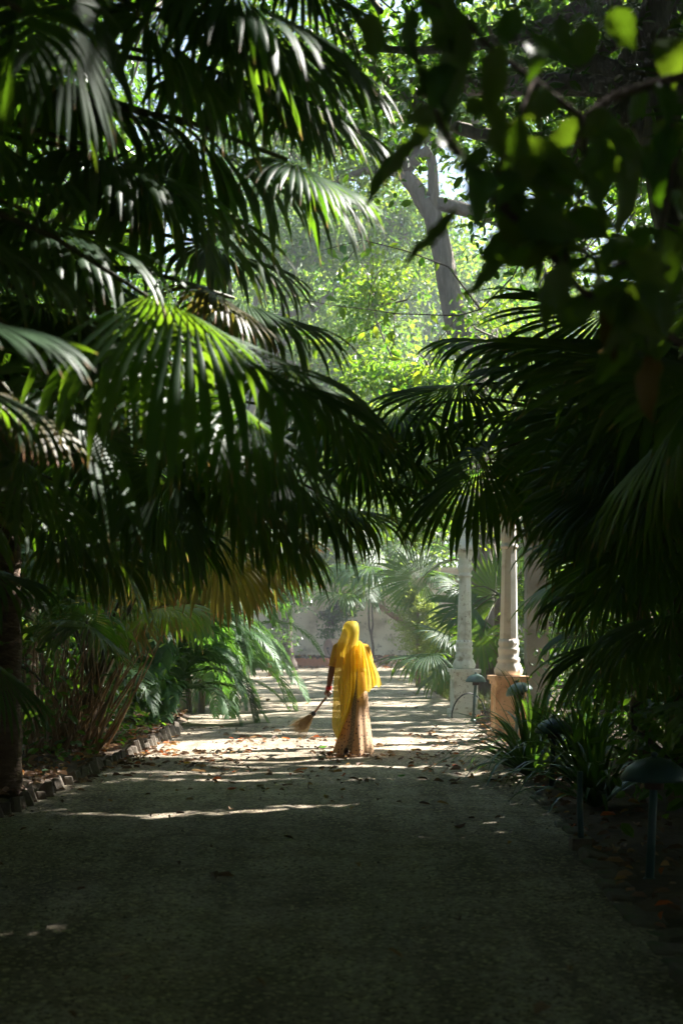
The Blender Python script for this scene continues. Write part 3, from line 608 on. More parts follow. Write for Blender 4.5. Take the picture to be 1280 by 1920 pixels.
pl5.ex(400, 990, 15.4, .5, .75, .1, 1.1, droop=1.2, mat='fan_old', normal=(0, -1, .6)); pl5.ex(300, 1010, 15.8, -.7, .3, 0, 1.0, droop=1.2, mat='fan_old', normal=(0, -.8, .7)); pl5.ex(470, 960, 14.8, .9, .5, .1, .9, droop=1.2); pl5.ex(180, 1120, 17, .5, .8, -.1, .9)
pl7.ex(400, 1010, 18.5, .35, .9, 0, 1.05, droop=.7, mat='fan_old', normal=(0, -1, .35)); pl7.ex(290, 1060, 18.8, .3, .9, 0, 1.0, droop=.7, mat='fan_old', normal=(0, -1, .4)); pl7.ex(500, 1000, 18.5, .5, .8, 0, .95, droop=.8, mat='fan_old', normal=(0, -1, .4)); pl7.ex(210, 1100, 19, .5, .8, 0, 1.0, droop=.7, mat='fan_old', normal=(0, -1, .4))
pl7.ex(440, 1030, 19, .5, .8, 0, 1.0, droop=1.0, mat='fan_old', normal=(0, -1, .4)); pl7.ex(330, 1080, 19.5, .4, .9, 0, 1.0, droop=.9, normal=(0, -1, .5)); pl7.ex(520, 985, 18, .8, .5, 0, .9, droop=1.3)
pl4.ex(600, 800, 12.0, 1, .15, 0, 1.0, droop=1.7, costa=.35); pl4.ex(640, 950, 12.8, .9, .1, 0, .8, droop=1.6); pl3.ex(600, 760, 9.0, 1, .3, .1, .75, droop=1.8, costa=.3); pl3.ex(540, 690, 8.8, 1, .35, 0, .8, droop=1.8, costa=.3); pl4.ex(500, 940, 12.9, .6, .6, 0, .95, droop=1.4); pl3.ex(430, 900, 9.2, .7, .5, .1, .9, droop=1.7); pl3.ex(350, 800, 9.0, .8, .4, .1, .95, droop=1.8)
pl2.ex(470, 60, 7.4, 1, .25, .1, .9, droop=1.2); pl2.ex(560, 190, 7.8, .9, .3, .1, .7, droop=1.2); pl1.ex(330, -60, 6.2, .8, .5, .1, .9, droop=1.2); pl2.ex(250, 330, 7.6, .9, .3, .1, 1.0, droop=1.2, normal=(0, -.5, 1)); pl2.ex(60, 560, 6.9, .9, .3, .1, .9, droop=1.9); pl2.ex(200, 620, 7.0, .8, .5, .1, .9, droop=1.9); pl3.ex(250, 930, 9.5, .8, .3, .1, .9, droop=1.6); pl3.ex(150, 1010, 9.5, .9, .2, .1, .75, droop=1.6); pl2.ex(400, 130, 7.2, 1, .2, .1, .85, droop=1.8); pl2.ex(120, 150, 7.0, .9, .2, .1, .9, droop=1.8)
for p, n in ((pl1, 16), (pl2, 18), (pl3, 20), (pl4, 20), (pl6, 26), (pl7, 18)): p.random(n, gaplim=.2, rmin=.7, rmax=1.05)
pl5.random(14, gaplim=.25, lo=40, hi=82, plen=(1.2, 2.0), rmin=.6, rmax=.9)
for i in range(110):      # old leaf stalks fanning from the foot of the bushy palm
    a = rng.uniform(-.35, 1.0); b = pl5.b + np.array([rng.uniform(-.55, .35), rng.uniform(-.7, .1), .02]); L = rng.uniform(.5, 1.9)
    d = nrm(np.array([math.sin(a) * .8, rng.uniform(-.25, .1), 1.0])); mb = MB()
    tube(mb, curve(b, b + d * L, (rng.normal(0, .05), 0, rng.normal(0, .04)), 5), np.linspace(rng.uniform(.012, .026), .006, 5), 5); mb.build('dead_stalk', M['petiole_dead'], pl5.t, origin=pl5.b)

# ---- right row
pr1 = Palm(2.75, 6.6, 3.0, 'fan palm nearest the camera on the right edge with blurred bright segments')
pr2 = Palm(2.85, 9.3, 2.9, 'fan palm on the right with wide stiff fronds reaching left')
pr3 = Palm(2.95, 12.2, 2.7, 'fan palm on the right whose dark frond hangs before the columns')
pr4 = Palm(3.3, 15.6, 2.6, 'bushy fan palm on the right between near lamp and peach-tinted column')
pr5 = Palm(4.3, 11.0, 4.2, 'taller fan palm standing back in the right hand bed')
pr6 = Palm(4.2, 17.5, 3.2, 'fan palm set back beyond the tilted lamp on the right')
pr1.ex(1330, 560, 5.2, -.9, -.5, .1, .5, droop=.3, nseg=26, normal=(0, -.8, .6)); pr1.ex(1340, 720, 6.2, -1, -.2, 0, .6, droop=.4, nseg=34, normal=(0, -.6, .8)); pr1.ex(1360, 1300, 6.8, -1, .2, .2, .45, droop=1.2)
pr2.ex(1265, 690, 8.3, -1, -.22, .05, 1.12, droop=.45, normal=(0, -.55, 1)); pr2.ex(1170, 640, 9.2, -1, -.05, .1, 1.0, droop=.6, normal=(0, -.5, 1)); pr2.ex(1210, 760, 9.2, -1, .05, .1, 1.0, droop=.7, normal=(0, -.5, 1))
pr2.ex(1240, 1020, 9.4, -1, .0, 0, .85, droop=1.0, costa=.3, normal=(0, -.5, 1)); pr2.ex(1150, 590, 9.6, -.9, -.3, .2, .9, droop=.5, normal=(0, -.6, 1)); pr2.ex(1250, 900, 9.0, -.9, .3, .1, .8, droop=1.2); pr2.ex(1270, 1150, 9.4, -1, .2, 0, .75, droop=1.4)
pr3.ex(875, 722, 12.0, -1, .02, .1, .9, droop=1.0, costa=.25, normal=(0, -.5, 1)); pr3.ex(915, 850, 11.3, -.55, .45, -.1, .95, droop=1.3, costa=.2, fold=.35, normal=(-.1, -.6, .9)); pr3.ex(835, 805, 12.2, -1, .05, .1, .85, droop=1.1, normal=(0, -.4, 1)); pr3.ex(1090, 765, 10.2, -.45, .6, -.15, .75, droop=.35, normal=(-.2, -1, .6)); pr3.ex(975, 900, 12.5, -.2, .7, 0, .5, droop=1., normal=(0, -1, .5), mat='fan_old')
pr3.ex(1170, 1095, 11.2, -1, .15, 0, .75, droop=1.4); pr3.ex(1190, 1190, 10.6, -.9, .2, 0, .85, droop=1.4); pr3.ex(1010, 880, 11.8, -.8, .4, .1, .85, droop=1.3); pr3.ex(1060, 680, 11.5, -1, .0, .1, .95, droop=.9)
pr4.ex(1110, 1160, 15, -.8, .4, 0, .75, droop=1.3); pr4.ex(1130, 1230, 15, -.7, .6, 0, .75, droop=1.2); pr4.ex(1090, 1050, 15.4, -.5, .5, 0, .7, droop=1.3); pr4.ex(1120, 1000, 14.6, -.8, .1, 0, .9, droop=1.5)
pr3.ex(760, 770, 12.4, -1, .2, 0, .9, droop=1.6, costa=.3); pr3.ex(800, 870, 12.6, -.9, .3, 0, .75, droop=1.7); pr3.ex(1000, 760, 12.2, -.9, .1, 0, .95, droop=1.4); pr3.ex(1060, 830, 11.9, -.8, .4, 0, .9, droop=1.4, normal=(0, -.7, .7)); pr3.ex(980, 640, 12.2, -1, -.1, 0, .9, droop=.9); pr3.ex(1060, 940, 12.5, -.7, .4, 0, .6, droop=1.5)
pr2.ex(1280, 820, 9.4, -1, .1, 0, .95, droop=1.1); pr2.ex(1200, 960, 9.8, -.9, .2, 0, .85, droop=1.5); pr4.ex(1180, 1080, 14.8, -.9, .1, 0, 1.0, droop=1.5); pr4.ex(1190, 1200, 14.6, -.8, .5, 0, 1.0, droop=1.3)
for p, n in ((pr1, 10), (pr2, 18), (pr3, 16), (pr4, 20), (pr5, 26), (pr6, 16)): p.random(n, gaplim=.07, rmin=.65, rmax=1.0, droop=(.15, .9), face=.45)

# ---- hazy fan palms near the far end
pb1 = Palm(2.7, 46.5, 2.7, 'far hazy fan palm over the gravel, pale blue-green fronds by the wall', r=.09, lean=(-.5, 0), group='far fan palms')
pb2 = Palm(3.1, 33.5, 1.2, 'low fan palm spreading over the path before the white column', group='far fan palms')
pb3 = Palm(3.3, 29.5, 2.3, 'fan palm growing close behind the white column', group='far fan palms')
pb4 = Palm(3.6, 41, 3.6, 'fan palm with one big dark round frond facing the path, far right', group='far fan palms')
pb1.ex(650, 1112, 45, -1, -.1, -.1, 1.25, droop=1.4, nseg=34); pb1.ex(700, 1062, 45, -1, -.1, 0, 1.8, droop=1.5); pb1.ex(640, 1062, 46, -.9, .2, 0, 1.4, droop=1.4); pb1.ex(680, 1090, 46, .3, .5, -.2, 1.2); pb1.ex(720, 1040, 47, -.4, -.5, 0, 1.6)
pb4.ex(790, 1085, 40, -1, -.1, -.2, 1.35, droop=.3, normal=(.1, -1, .3)); pb4.ex(815, 1070, 41, .6, .1, -.1, 1.1, droop=1); pb4.ex(760, 1020, 42, -.8, -.2, 0, 1.3)
pb2.ex(815, 1225, 32.5, -1, .0, -.1, 1.25, droop=1.5, costa=.3); pb2.ex(835, 1255, 33, -.7, .4, -.2, .9, droop=1.2); pb2.ex(840, 1190, 33, -.7, -.3, 0, .9)
pb3.ex(885, 1135, 29.5, -1, -.25, 0, 1.0, droop=.7, normal=(0, -.7, .7)); pb3.ex(885, 1150, 29.5, -1, .15, -.1, .95, droop=.8, normal=(0, -.7, .7)); pb3.ex(905, 1185, 28.5, -.3, .9, -.1, .9, droop=1.0, normal=(0, -1, .2)); pb3.ex(930, 1130, 30, -.1, -1, 0, 1.1, droop=.2, normal=(0, -1, .2), nseg=34); pb3.ex(880, 1105, 30, -.9, -.5, 0, 1.0, droop=.8)
for p, n in ((pb1, 9), (pb2, 7), (pb3, 9), (pb4, 9)): p.random(n, rmin=.9, rmax=1.3, lim=.30, gaplim=.6)

# ---- feathery areca palms on the left
def feather(mb, base, d0, L, n=46, droop=1.0, ll=.42, seed=0, hang=.9):
    r = np.random.default_rng(seed); K = 24; p = np.asarray(base, float); d = nrm(d0); pts = [p]; ds = [d]
    for k in range(K):
        s = k / K; d = nrm(d + np.array([0, 0, -1]) * droop * (.2 + s) * 2.2 / K); p = p + d * L / K; pts.append(p); ds.append(d)
    pts = np.array(pts); ds = np.array(ds)
    tube(mb, pts[::3], np.linspace(.014, .003, len(pts[::3])), 5, var=.9)
    ss = np.linspace(.2, 1, n); ix = ss * K; i0 = np.clip(ix.astype(int), 0, K - 1); f = (ix - i0)[:, None]
    q = pts[i0] * (1 - f) + pts[i0 + 1] * f; dq = nrm(ds[i0] * (1 - f) + ds[i0 + 1] * f)
    sd = nrm(np.cross(dq, [0, 0, 1.0])); up = np.cross(sd, dq)
    for sg in (-1, 1):
        dl = nrm(dq * (.55 + .5 * ss[:, None]) + sg * sd * 1.0 + up * .35 + r.normal(0, .07, (n, 3)))
        ln = ll * np.sin(np.clip(ss * 1.05, 0, 1) * math.pi * .86 + .35) ** .6 * (1 + r.normal(0, .07, n)); ln = np.clip(ln, .08, 1)
        Kl = 5; P_ = q.copy(); V = np.zeros((n, Kl, 2, 3)); dd = dl
        for k in range(Kl):
            s = k / (Kl - 1)
            if k: dd = nrm(dd + np.array([0, 0, -1]) * hang * s * .5); P_ = P_ + dd * (ln / (Kl - 1))[:, None]
            w = .019 * (math.sin(math.pi * min(s * .8 + .2, 1)) + .03) * (ll / .42); sv = nrm(np.cross(dd, up))
            V[:, k, 0] = P_ - sv * w; V[:, k, 1] = P_ + sv * w
        b = (np.arange(n)[:, None] * Kl + np.arange(Kl - 1)[None]).ravel() * 2
        mb.add(V.reshape(-1, 3), np.stack([b, b + 1, b + 3, b + 2], 1), t=.5, var=np.repeat(np.clip(r.normal(.5, .25, n), 0, 1), Kl * 2))
def areca(x, y, label, n, Lr, h, az, seed):
    r = np.random.default_rng(seed); b = np.array([x, y, 0.0]); t = thing('areca_palm', label, 'palm', b, 'feathery palms on the left')
    for k in range(5):
        q = b + np.array([r.normal(0, .25), r.normal(0, .25), 0]); mb = MB(); tube(mb, curve(q, q + np.array([r.normal(0, .15), r.normal(0, .15), h * r.uniform(.6, 1)]), (0, 0, 0), 6), np.linspace(.032, .022, 6), 8); mb.build('stem', M['petiole'], t, origin=b)
    for k in range(n):
        a = R(r.uniform(*az)); e = R(r.uniform(15, 75)); d = np.array([math.cos(a) * math.cos(e), math.sin(a) * math.cos(e), math.sin(e)])
        q = b + np.array([r.normal(0, .2), r.normal(0, .2), h * r.uniform(.05, 1.0)]); L = r.uniform(*Lr); mb = MB()
        feather(mb, q, d, L, 36, r.uniform(1.3, 2.4), r.uniform(.42, .58), seed * 100 + k)
        mb.build('frond', M['feather'], t, origin=b)
areca(-3.0, 23.6, 'feathery palm drooping over the left kerb beyond the bushy fan palm', 40, (1.7, 2.5), 2.0, (-150, 60), 1)
areca(-2.9, 27.0, 'taller feathery palm behind the drooping one on the left', 40, (2.1, 3.0), 3.2, (-150, 60), 2)
areca(-3.0, 31.5, 'feathery palm with fronds reaching over the gravel at the left, mid distance', 36, (2.2, 3.2), 3.6, (-130, 60), 3)
areca(-4.6, 40.0, 'far feathery palm in the shade left of the gravel', 22, (2.2, 3.0), 3.6, (-130, 70), 4)
areca(-4.3, 22.5, 'feathery palm in the deep shade behind the left bed', 20, (1.8, 2.6), 3.0, (-120, 60), 5)

# ------------------------------------------------------------------ broadleaf trees
LEAF = np.array([[0, 0, 0], [.28, .30, .05], [.72, .26, .04], [1, 0, -.06], [.72, -.26, .04], [.28, -.30, .05]])
LEAF4 = np.array([[0, 0, 0], [.45, .34, .05], [1, 0, -.05], [.45, -.34, .05]])
def add_leaves(mb, pos, size, r, droop=.5, mat=0, width=1.0, var=None, lod=0):
    LF = LEAF4 if lod else LEAF; m = len(LF)
    n = len(pos); a = r.uniform(0, 2 * math.pi, n); e = r.normal(-droop, .45, n)
    d = np.stack([np.cos(a) * np.cos(e), np.sin(a) * np.cos(e), np.sin(e)], 1)
    up = nrm(np.array([0, 0, 1.0]) + r.normal(0, .55, (n, 3))); sd = nrm(np.cross(up, d)); up = np.cross(d, sd)
    sz = size * r.uniform(.65, 1.3, n)
    V = pos[:, None] + (d[:, None] * LF[None, :, 0:1] + sd[:, None] * LF[None, :, 1:2] * width + up[:, None] * LF[None, :, 2:3]) * sz[:, None, None]
    b = np.arange(n) * m; Q = np.stack([b, b + 1, b + 2, b + 3], 1)
    if not lod: Q = np.concatenate([Q, np.stack([b, b + 3, b + 4, b + 5], 1)])
    v = np.clip(r.normal(.5, .28, n), 0, 1) if var is None else var
    mb.add(V.reshape(-1, 3), Q, t=.3, var=np.repeat(v, m), mat=mat)

def tree(x, y, label, trunk, blobs, nclust, nleaf, lsize, mat, bark='bark', r0=.25, cr=.75, seed=0, name='broadleaf_tree', clear=None, gaps=True, limbs=None, width=.8, cat='tree', group='broadleaf trees', lod=0):
    """trunk: list of points from the ground up; blobs: (x, y, z, rx, ry, rz) ellipsoids of foliage"""
    r = np.random.default_rng(seed); b = np.array([x, y, 0.0]); t = thing(name, label, cat, b, group)
    tp = np.asarray(trunk, float); n = 14; s = np.linspace(0, 1, n); k = np.linspace(0, 1, len(tp))
    pts = np.stack([np.interp(s, k, tp[:, j]) for j in range(3)], 1); pts[1:-1] += r.normal(0, r0 * .12, (n - 2, 3))
    mb = MB(); tube(mb, pts, np.linspace(r0, r0 * .45, n) * np.concatenate([[1.35, 1.1], np.ones(n - 2)]), 12, wob=.05); tr = mb.build('trunk', M[bark], t, origin=b)
    top = pts[-1]; C = []
    vol = np.array([bl[3] * bl[4] * bl[5] for bl in blobs]); cnt = np.maximum(1, (vol / vol.sum() * nclust).astype(int))
    for bl, c in zip(blobs, cnt):
        u = nrm(r.normal(0, 1, (c, 3))) * (r.random(c) ** .45 * (1 + r.normal(0, .22, c)))[:, None]; C.append(np.array(bl[:3]) + u * np.array(bl[3:]))
    C = np.concatenate(C)
    # limbs from the trunk into the crown
    for bl in (limbs or blobs):
        e = np.array(bl[:3]); st = pts[int(r.integers(n * 2 // 3, n))]; mb = MB(); ln = np.linalg.norm(e - st)
        tube(mb, curve(st, e, r.normal(0, .08, 3) * ln, 8), np.linspace(r0 * .42, r0 * .1, 8), 8); mb.build('limb', M[bark], tr, origin=b)
    mbt = MB()
    for c in C[:: max(1, len(C) // 70)]:
        bl = min(blobs, key=lambda q: np.sum((np.array(q[:3]) - c) ** 2)); st = np.array(bl[:3]) + r.normal(0, .15, 3)
        tube(mbt, curve(st, c, r.normal(0, .2, 3), 5), np.linspace(.035, .008, 5), 4, caps=False)
    mbt.build('twigs', M[bark], t, origin=b)['kind'] = 'stuff'
    pos = (C[:, None] + r.normal(0, 1, (len(C), nleaf, 3)) * np.array([cr, cr, cr * .6]) * r.uniform(.6, 1.2, (len(C), 1, 1)) * .55).reshape(-1, 3)
    cv = np.repeat(np.clip(r.normal(.5, .3, len(C)), 0, 1), nleaf); kp = pos[:, 2] > .25
    if gaps: kp &= r.random(len(pos)) > gap_strength(pos, lsize * .4)
    pos = pos[kp]; cv = cv[kp]
    if clear is not None:
        px, py = proj(pos); keep = np.ones(len(pos), bool); px = px + r.normal(0, 22, len(pos)) * (clear is not FRAME); py = py + r.normal(0, 22, len(pos)) * (clear is not FRAME)
        for poly in clear: keep &= ~(in_poly(px, py, poly) & (pos[:, 1] > 1))
        pos = pos[keep]; cv = cv[keep]
    kp = np.linalg.norm(pos - np.array([0, 0, CH]), axis=1) > 2.5; pos = pos[kp]; cv = cv[kp]
    mb = MB(); add_leaves(mb, pos, lsize, r, width=width, lod=lod, var=np.clip(cv + r.normal(0, .13, len(cv)), 0, 1)); mb.build('crown', M[mat], t, origin=b, smooth=False)
    return t

FRAME = [[(-40, -40), (1320, -40), (1320, 1960), (-40, 1960)]]      # shade trees overhead keep out of the view
# -- unseen trees above and behind the viewer, added to shade the foreground
tree(-5.2, 0.5, 'tall tree added for shade left of the viewer, overhead and out of view', [(-5.2, .5, 0), (-5, .6, 4), (-4.6, .8, 8)], [(-4, 2, 9.5, 4.5, 4.5, 2.2), (-1, 5, 9.0, 4, 4, 2.0), (-5, -4, 9, 4, 4, 3), (-8, 4, 8, 3, 4, 4), (-3, 9, 9.5, 4, 3, 2)], 760, 60, .46, 'broad_dark', r0=.35, cr=1.1, lod=1, seed=11, clear=FRAME, group='shade trees overhead')
tree(5.6, 1.5, 'tall tree added for shade right of the viewer, overhead and out of view', [(5.6, 1.5, 0), (5.4, 1.6, 4), (5, 2, 8)], [(4, 3, 9.5, 4.5, 4.5, 2.4), (1.5, 7, 9.6, 4, 3.5, 1.8), (6, -3, 9, 4, 4, 3), (8, 6, 8, 3, 4, 4), (4, 10, 10, 4, 3, 2), (.5, 13, 10.6, 3.6, 2.6, 1.2), (-3.5, 13, 10.5, 2.5, 2.6, 1.5)], 960, 60, .48, 'broad_dark', r0=.35, cr=1.1, lod=1, seed=12, clear=FRAME, group='shade trees overhead')
tree(0.8, -9, 'tall tree added for shade behind the viewer, out of view', [(.8, -9, 0), (.8, -9, 4), (.5, -8.6, 8)], [(0, -7, 9, 6, 5, 3.5), (-6, -9, 6, 4, 4, 5), (7, -9, 6, 4, 4, 5), (0, -13, 5, 8, 3, 5), (-9, -3, 4, 2.5, 6, 4.5), (9, -3, 4, 2.5, 6, 4.5)], 760, 60, .50, 'broad_dark', r0=.35, cr=1.2, lod=1, seed=13, clear=FRAME, group='shade trees overhead')
# -- side masses behind the palms, with blobs added to block sky light
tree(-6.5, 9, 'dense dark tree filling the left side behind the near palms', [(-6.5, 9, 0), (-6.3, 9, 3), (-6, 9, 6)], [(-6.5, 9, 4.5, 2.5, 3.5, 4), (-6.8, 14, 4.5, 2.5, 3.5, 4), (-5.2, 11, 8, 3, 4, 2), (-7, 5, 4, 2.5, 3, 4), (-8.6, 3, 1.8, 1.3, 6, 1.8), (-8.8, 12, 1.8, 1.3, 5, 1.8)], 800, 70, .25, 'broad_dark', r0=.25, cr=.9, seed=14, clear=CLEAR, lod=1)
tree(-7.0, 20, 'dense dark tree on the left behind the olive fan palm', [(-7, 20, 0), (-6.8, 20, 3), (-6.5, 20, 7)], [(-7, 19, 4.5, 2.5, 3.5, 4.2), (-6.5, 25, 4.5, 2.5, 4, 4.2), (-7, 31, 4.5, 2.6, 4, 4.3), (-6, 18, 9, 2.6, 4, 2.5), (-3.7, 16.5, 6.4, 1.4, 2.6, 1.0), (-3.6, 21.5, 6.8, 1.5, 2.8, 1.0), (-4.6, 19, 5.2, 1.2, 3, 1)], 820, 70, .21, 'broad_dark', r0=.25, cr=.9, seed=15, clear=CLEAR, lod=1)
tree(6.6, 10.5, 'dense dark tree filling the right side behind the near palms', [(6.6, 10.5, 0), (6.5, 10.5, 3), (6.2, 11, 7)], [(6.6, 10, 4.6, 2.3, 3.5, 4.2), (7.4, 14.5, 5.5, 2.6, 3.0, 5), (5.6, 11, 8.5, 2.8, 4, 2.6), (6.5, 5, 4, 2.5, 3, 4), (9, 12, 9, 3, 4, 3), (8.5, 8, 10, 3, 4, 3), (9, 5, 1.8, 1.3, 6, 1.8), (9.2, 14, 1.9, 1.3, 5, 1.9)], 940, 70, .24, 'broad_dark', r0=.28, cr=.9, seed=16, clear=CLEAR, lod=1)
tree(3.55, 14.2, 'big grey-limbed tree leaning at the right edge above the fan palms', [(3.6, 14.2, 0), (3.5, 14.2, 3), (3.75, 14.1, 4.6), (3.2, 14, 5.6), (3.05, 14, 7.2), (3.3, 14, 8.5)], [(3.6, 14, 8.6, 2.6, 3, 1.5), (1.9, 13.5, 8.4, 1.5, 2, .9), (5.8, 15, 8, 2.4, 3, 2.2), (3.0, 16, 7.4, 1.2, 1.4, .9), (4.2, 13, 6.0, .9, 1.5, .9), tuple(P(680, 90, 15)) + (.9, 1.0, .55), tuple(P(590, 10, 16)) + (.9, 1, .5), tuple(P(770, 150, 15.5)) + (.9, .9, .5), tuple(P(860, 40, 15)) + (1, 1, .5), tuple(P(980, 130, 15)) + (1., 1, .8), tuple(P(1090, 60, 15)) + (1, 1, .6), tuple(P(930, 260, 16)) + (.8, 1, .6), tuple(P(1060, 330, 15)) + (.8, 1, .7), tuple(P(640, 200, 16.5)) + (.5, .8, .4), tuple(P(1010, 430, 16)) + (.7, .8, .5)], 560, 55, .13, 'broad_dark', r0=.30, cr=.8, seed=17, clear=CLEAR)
tree(7.2, 18.8, 'leafy tree added out of view on the right, shading the walk before the walker', [(7.2, 18.8, 0), (7.1, 18.8, 3), (6.8, 18.8, 6)], [(5.4, 17.6, 7.0, 1.7, 2.0, 1.3), (7.6, 19.5, 8.3, 2.2, 2.4, 1.6), (6.2, 15.6, 7.2, 1.8, 1.8, 1.4), (8.5, 22, 7, 2, 2, 2), (5.2, 11.8, 7.2, 1.6, 2.4, 1.3), (6.2, 22.5, 12.4, 3, 3, 1.4), (9, 24, 13, 3, 3, 2)], 700, 60, .24, 'broad_dark', r0=.22, cr=.8, seed=42, clear=CLEAR, lod=1)  # unseen crown added to block sun on the near walk
tree(9.2, 36, 'leafy tree added out of view on the right, shading the far half of the walk', [(9.2, 36, 0), (9.2, 36, 4), (9, 36, 7)], [(8.4, 29, 8.2, 2.4, 3, 2), (9.2, 35, 8.8, 2.8, 3.5, 2.2), (9.6, 42, 9, 3, 4, 2.4), (9.4, 50, 9, 3, 5, 2.6), (7.8, 24.6, 7.6, 2, 2.4, 1.6), (9.4, 58, 9, 3, 5, 3)], 620, 55, .28, 'broad', r0=.28, cr=1.0, seed=43, lod=1)  # unseen crown added to break up the sun on the far walk
# -- middle distance
tree(-7.5, 26, 'tall tree arching over the left bed, white sky in small gaps between leaves', [(-7.5, 26, 0), (-7.2, 26, 6), (-6, 25, 10)], [(-5.5, 22, 11.5, 3, 4, 2), (-3.0, 24, 12.2, 2.6, 4, 1.6), (-6, 30, 12, 3, 4, 2.4), (-8, 24, 9, 3, 5, 3)], 160, 46, .16, 'broad_dark', r0=.3, cr=.9, seed=37)
tree(16, 28, 'leafy tree added unseen far outside the right edge behind the beds', [(16, 28, 0), (16, 28, 4), (16, 28, 6)], [(15, 22, 4, 3, 6, 4), (15.5, 34, 4.5, 3, 6, 4.5), (16, 46, 5, 3, 7, 5)], 420, 60, .30, 'broad', r0=.3, cr=1.2, seed=38, lod=1)  # unseen tree added to block low sky light from the right
tree(3.3, 34, 'grey forked tree rising above the columns in the middle distance', [(3.3, 34, 0), tuple(P(905, 900, 34)), tuple(P(885, 720, 34)), tuple(P(850, 590, 34)), tuple(P(835, 500, 34)), tuple(P(818, 430, 34)), tuple(P(790, 370, 34)), tuple(P(752, 322, 34))], [(1.4, 34, 14.4, 2.4, 2.5, 1.6), (3.0, 34, 14.8, 2.6, 3, 2.0), (5.8, 35, 11, 2.6, 3, 3), (4.9, 33, 8, 1.6, 2, 1.6), (-.6, 34, 15.0, 2.2, 2.5, 1.8), (6.5, 34, 15.5, 3, 3, 2.5), (-.2, 35, 12.6, 1.3, 1.5, .8)], 420, 55, .18, 'broad', bark='bark_brown', r0=.37, cr=.9, seed=18)
tree(-5.5, 36, 'thin-leaved tree at the upper left with white sky showing through', [(-5.5, 36, 0), (-5.2, 36, 5), (-4.6, 36, 11)], [(-4.3, 36, 13.5, 3.2, 3, 3.0), (-1.6, 36.5, 14.6, 2.6, 3, 2.4), (-7.3, 36, 12, 2.6, 3, 3.5), (-2.4, 36, 17, 3, 3, 2)], 230, 36, .17, 'broad_dark', r0=.26, cr=1.0, seed=19)
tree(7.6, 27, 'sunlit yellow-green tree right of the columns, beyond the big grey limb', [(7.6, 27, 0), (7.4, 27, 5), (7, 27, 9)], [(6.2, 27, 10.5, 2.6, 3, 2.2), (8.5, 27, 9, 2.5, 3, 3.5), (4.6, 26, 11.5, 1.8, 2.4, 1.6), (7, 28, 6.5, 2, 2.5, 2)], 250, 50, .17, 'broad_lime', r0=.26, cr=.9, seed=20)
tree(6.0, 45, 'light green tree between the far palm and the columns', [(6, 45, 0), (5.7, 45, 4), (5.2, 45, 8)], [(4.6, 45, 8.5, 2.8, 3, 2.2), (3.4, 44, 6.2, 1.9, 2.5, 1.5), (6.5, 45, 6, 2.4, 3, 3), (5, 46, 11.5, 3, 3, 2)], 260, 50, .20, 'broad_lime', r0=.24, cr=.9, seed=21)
tree(-2.8, 60, 'tall hazy tree over the far end of the path, left of centre', [(-2.8, 60, 0), (-2.9, 60, 5), (-3.2, 60, 10)], [(-3, 60, 12, 4, 3, 4), (0.5, 61, 13, 3.2, 3, 3.5), (-6.5, 60, 11, 3, 3, 4), (-1.5, 59, 8, 3.2, 3, 2), (-4.5, 60, 6.5, 3, 3, 2), (.8, 62, 6.2, 3, 2, 2), (-2.5, 62, 4.6, 4, 2, 1.4)], 640, 60, .30, 'broad', r0=.36, cr=1.2, seed=22, lod=1)
tree(3.6, 68, 'tall hazy tree beyond the wall, right of centre', [(3.6, 70, 0), (3.4, 70, 6), (3, 70, 11)], [(3, 70, 13, 4, 3, 4.5), (7, 70, 14, 4, 3, 5), (1, 71, 9.5, 4, 3, 3), (5, 71, 19, 4, 3, 3), (11, 70, 15, 4, 3, 6), (3, 70, 6, 6, 2, 3), (-3, 71, 16, 5, 3, 4), (-4, 71, 9, 5, 3, 4)], 760, 60, .38, 'broad_lime', r0=.4, cr=1.4, seed=23, lod=1)
tree(-11, 70, 'far tree beyond the wall behind the left palms', [(-11, 72, 0), (-11, 72, 6), (-10, 72, 11)], [(-10, 72, 10, 5, 3, 7), (-16, 72, 10, 5, 3, 7), (-5, 73, 9, 4, 3, 5)], 330, 50, .34, 'broad', r0=.4, cr=1.6, seed=24, lod=1)
tree(-1.5, 52, 'tall tree above the far palm whose leaves close off the sky in the middle', [(-4.6, 52, 0), (-4.2, 52, 6), (-2.5, 52, 13)], [(-1.5, 52, 15.5, 3, 3, 3), (2, 52, 16.5, 3, 3, 3), (.5, 53, 12, 2.4, 2.4, 1.6), (-1, 52, 19.5, 4, 3, 2.4), (5.5, 52, 18, 3, 3, 4)], 560, 55, .24, 'broad', r0=.3, cr=1.1, seed=44, lod=1)
tree(10.5, 40, 'tall dark-leaved tree high on the right behind the yellow-green one', [(10.5, 40, 0), (10.3, 40, 6), (9.5, 40, 11)], [(8.5, 40, 15, 3.5, 3, 4), (11.5, 40, 12, 3.5, 3, 6), (5.5, 41, 18, 3, 3, 2)], 300, 50, .24, 'broad', r0=.3, cr=1.1, seed=25)
tree(-11.5, 44, 'dense tree far left closing the view behind the feathery palms', [(-11.5, 44, 0), (-11, 44, 4), (-10.5, 44, 8)], [(-10.5, 44, 7, 4, 4, 6), (-6.6, 46, 5, 2.6, 4, 4.5), (-6, 54, 4.5, 3, 4, 4.2)], 380, 55, .24, 'broad_dark', r0=.3, cr=1.1, seed=26, lod=1)
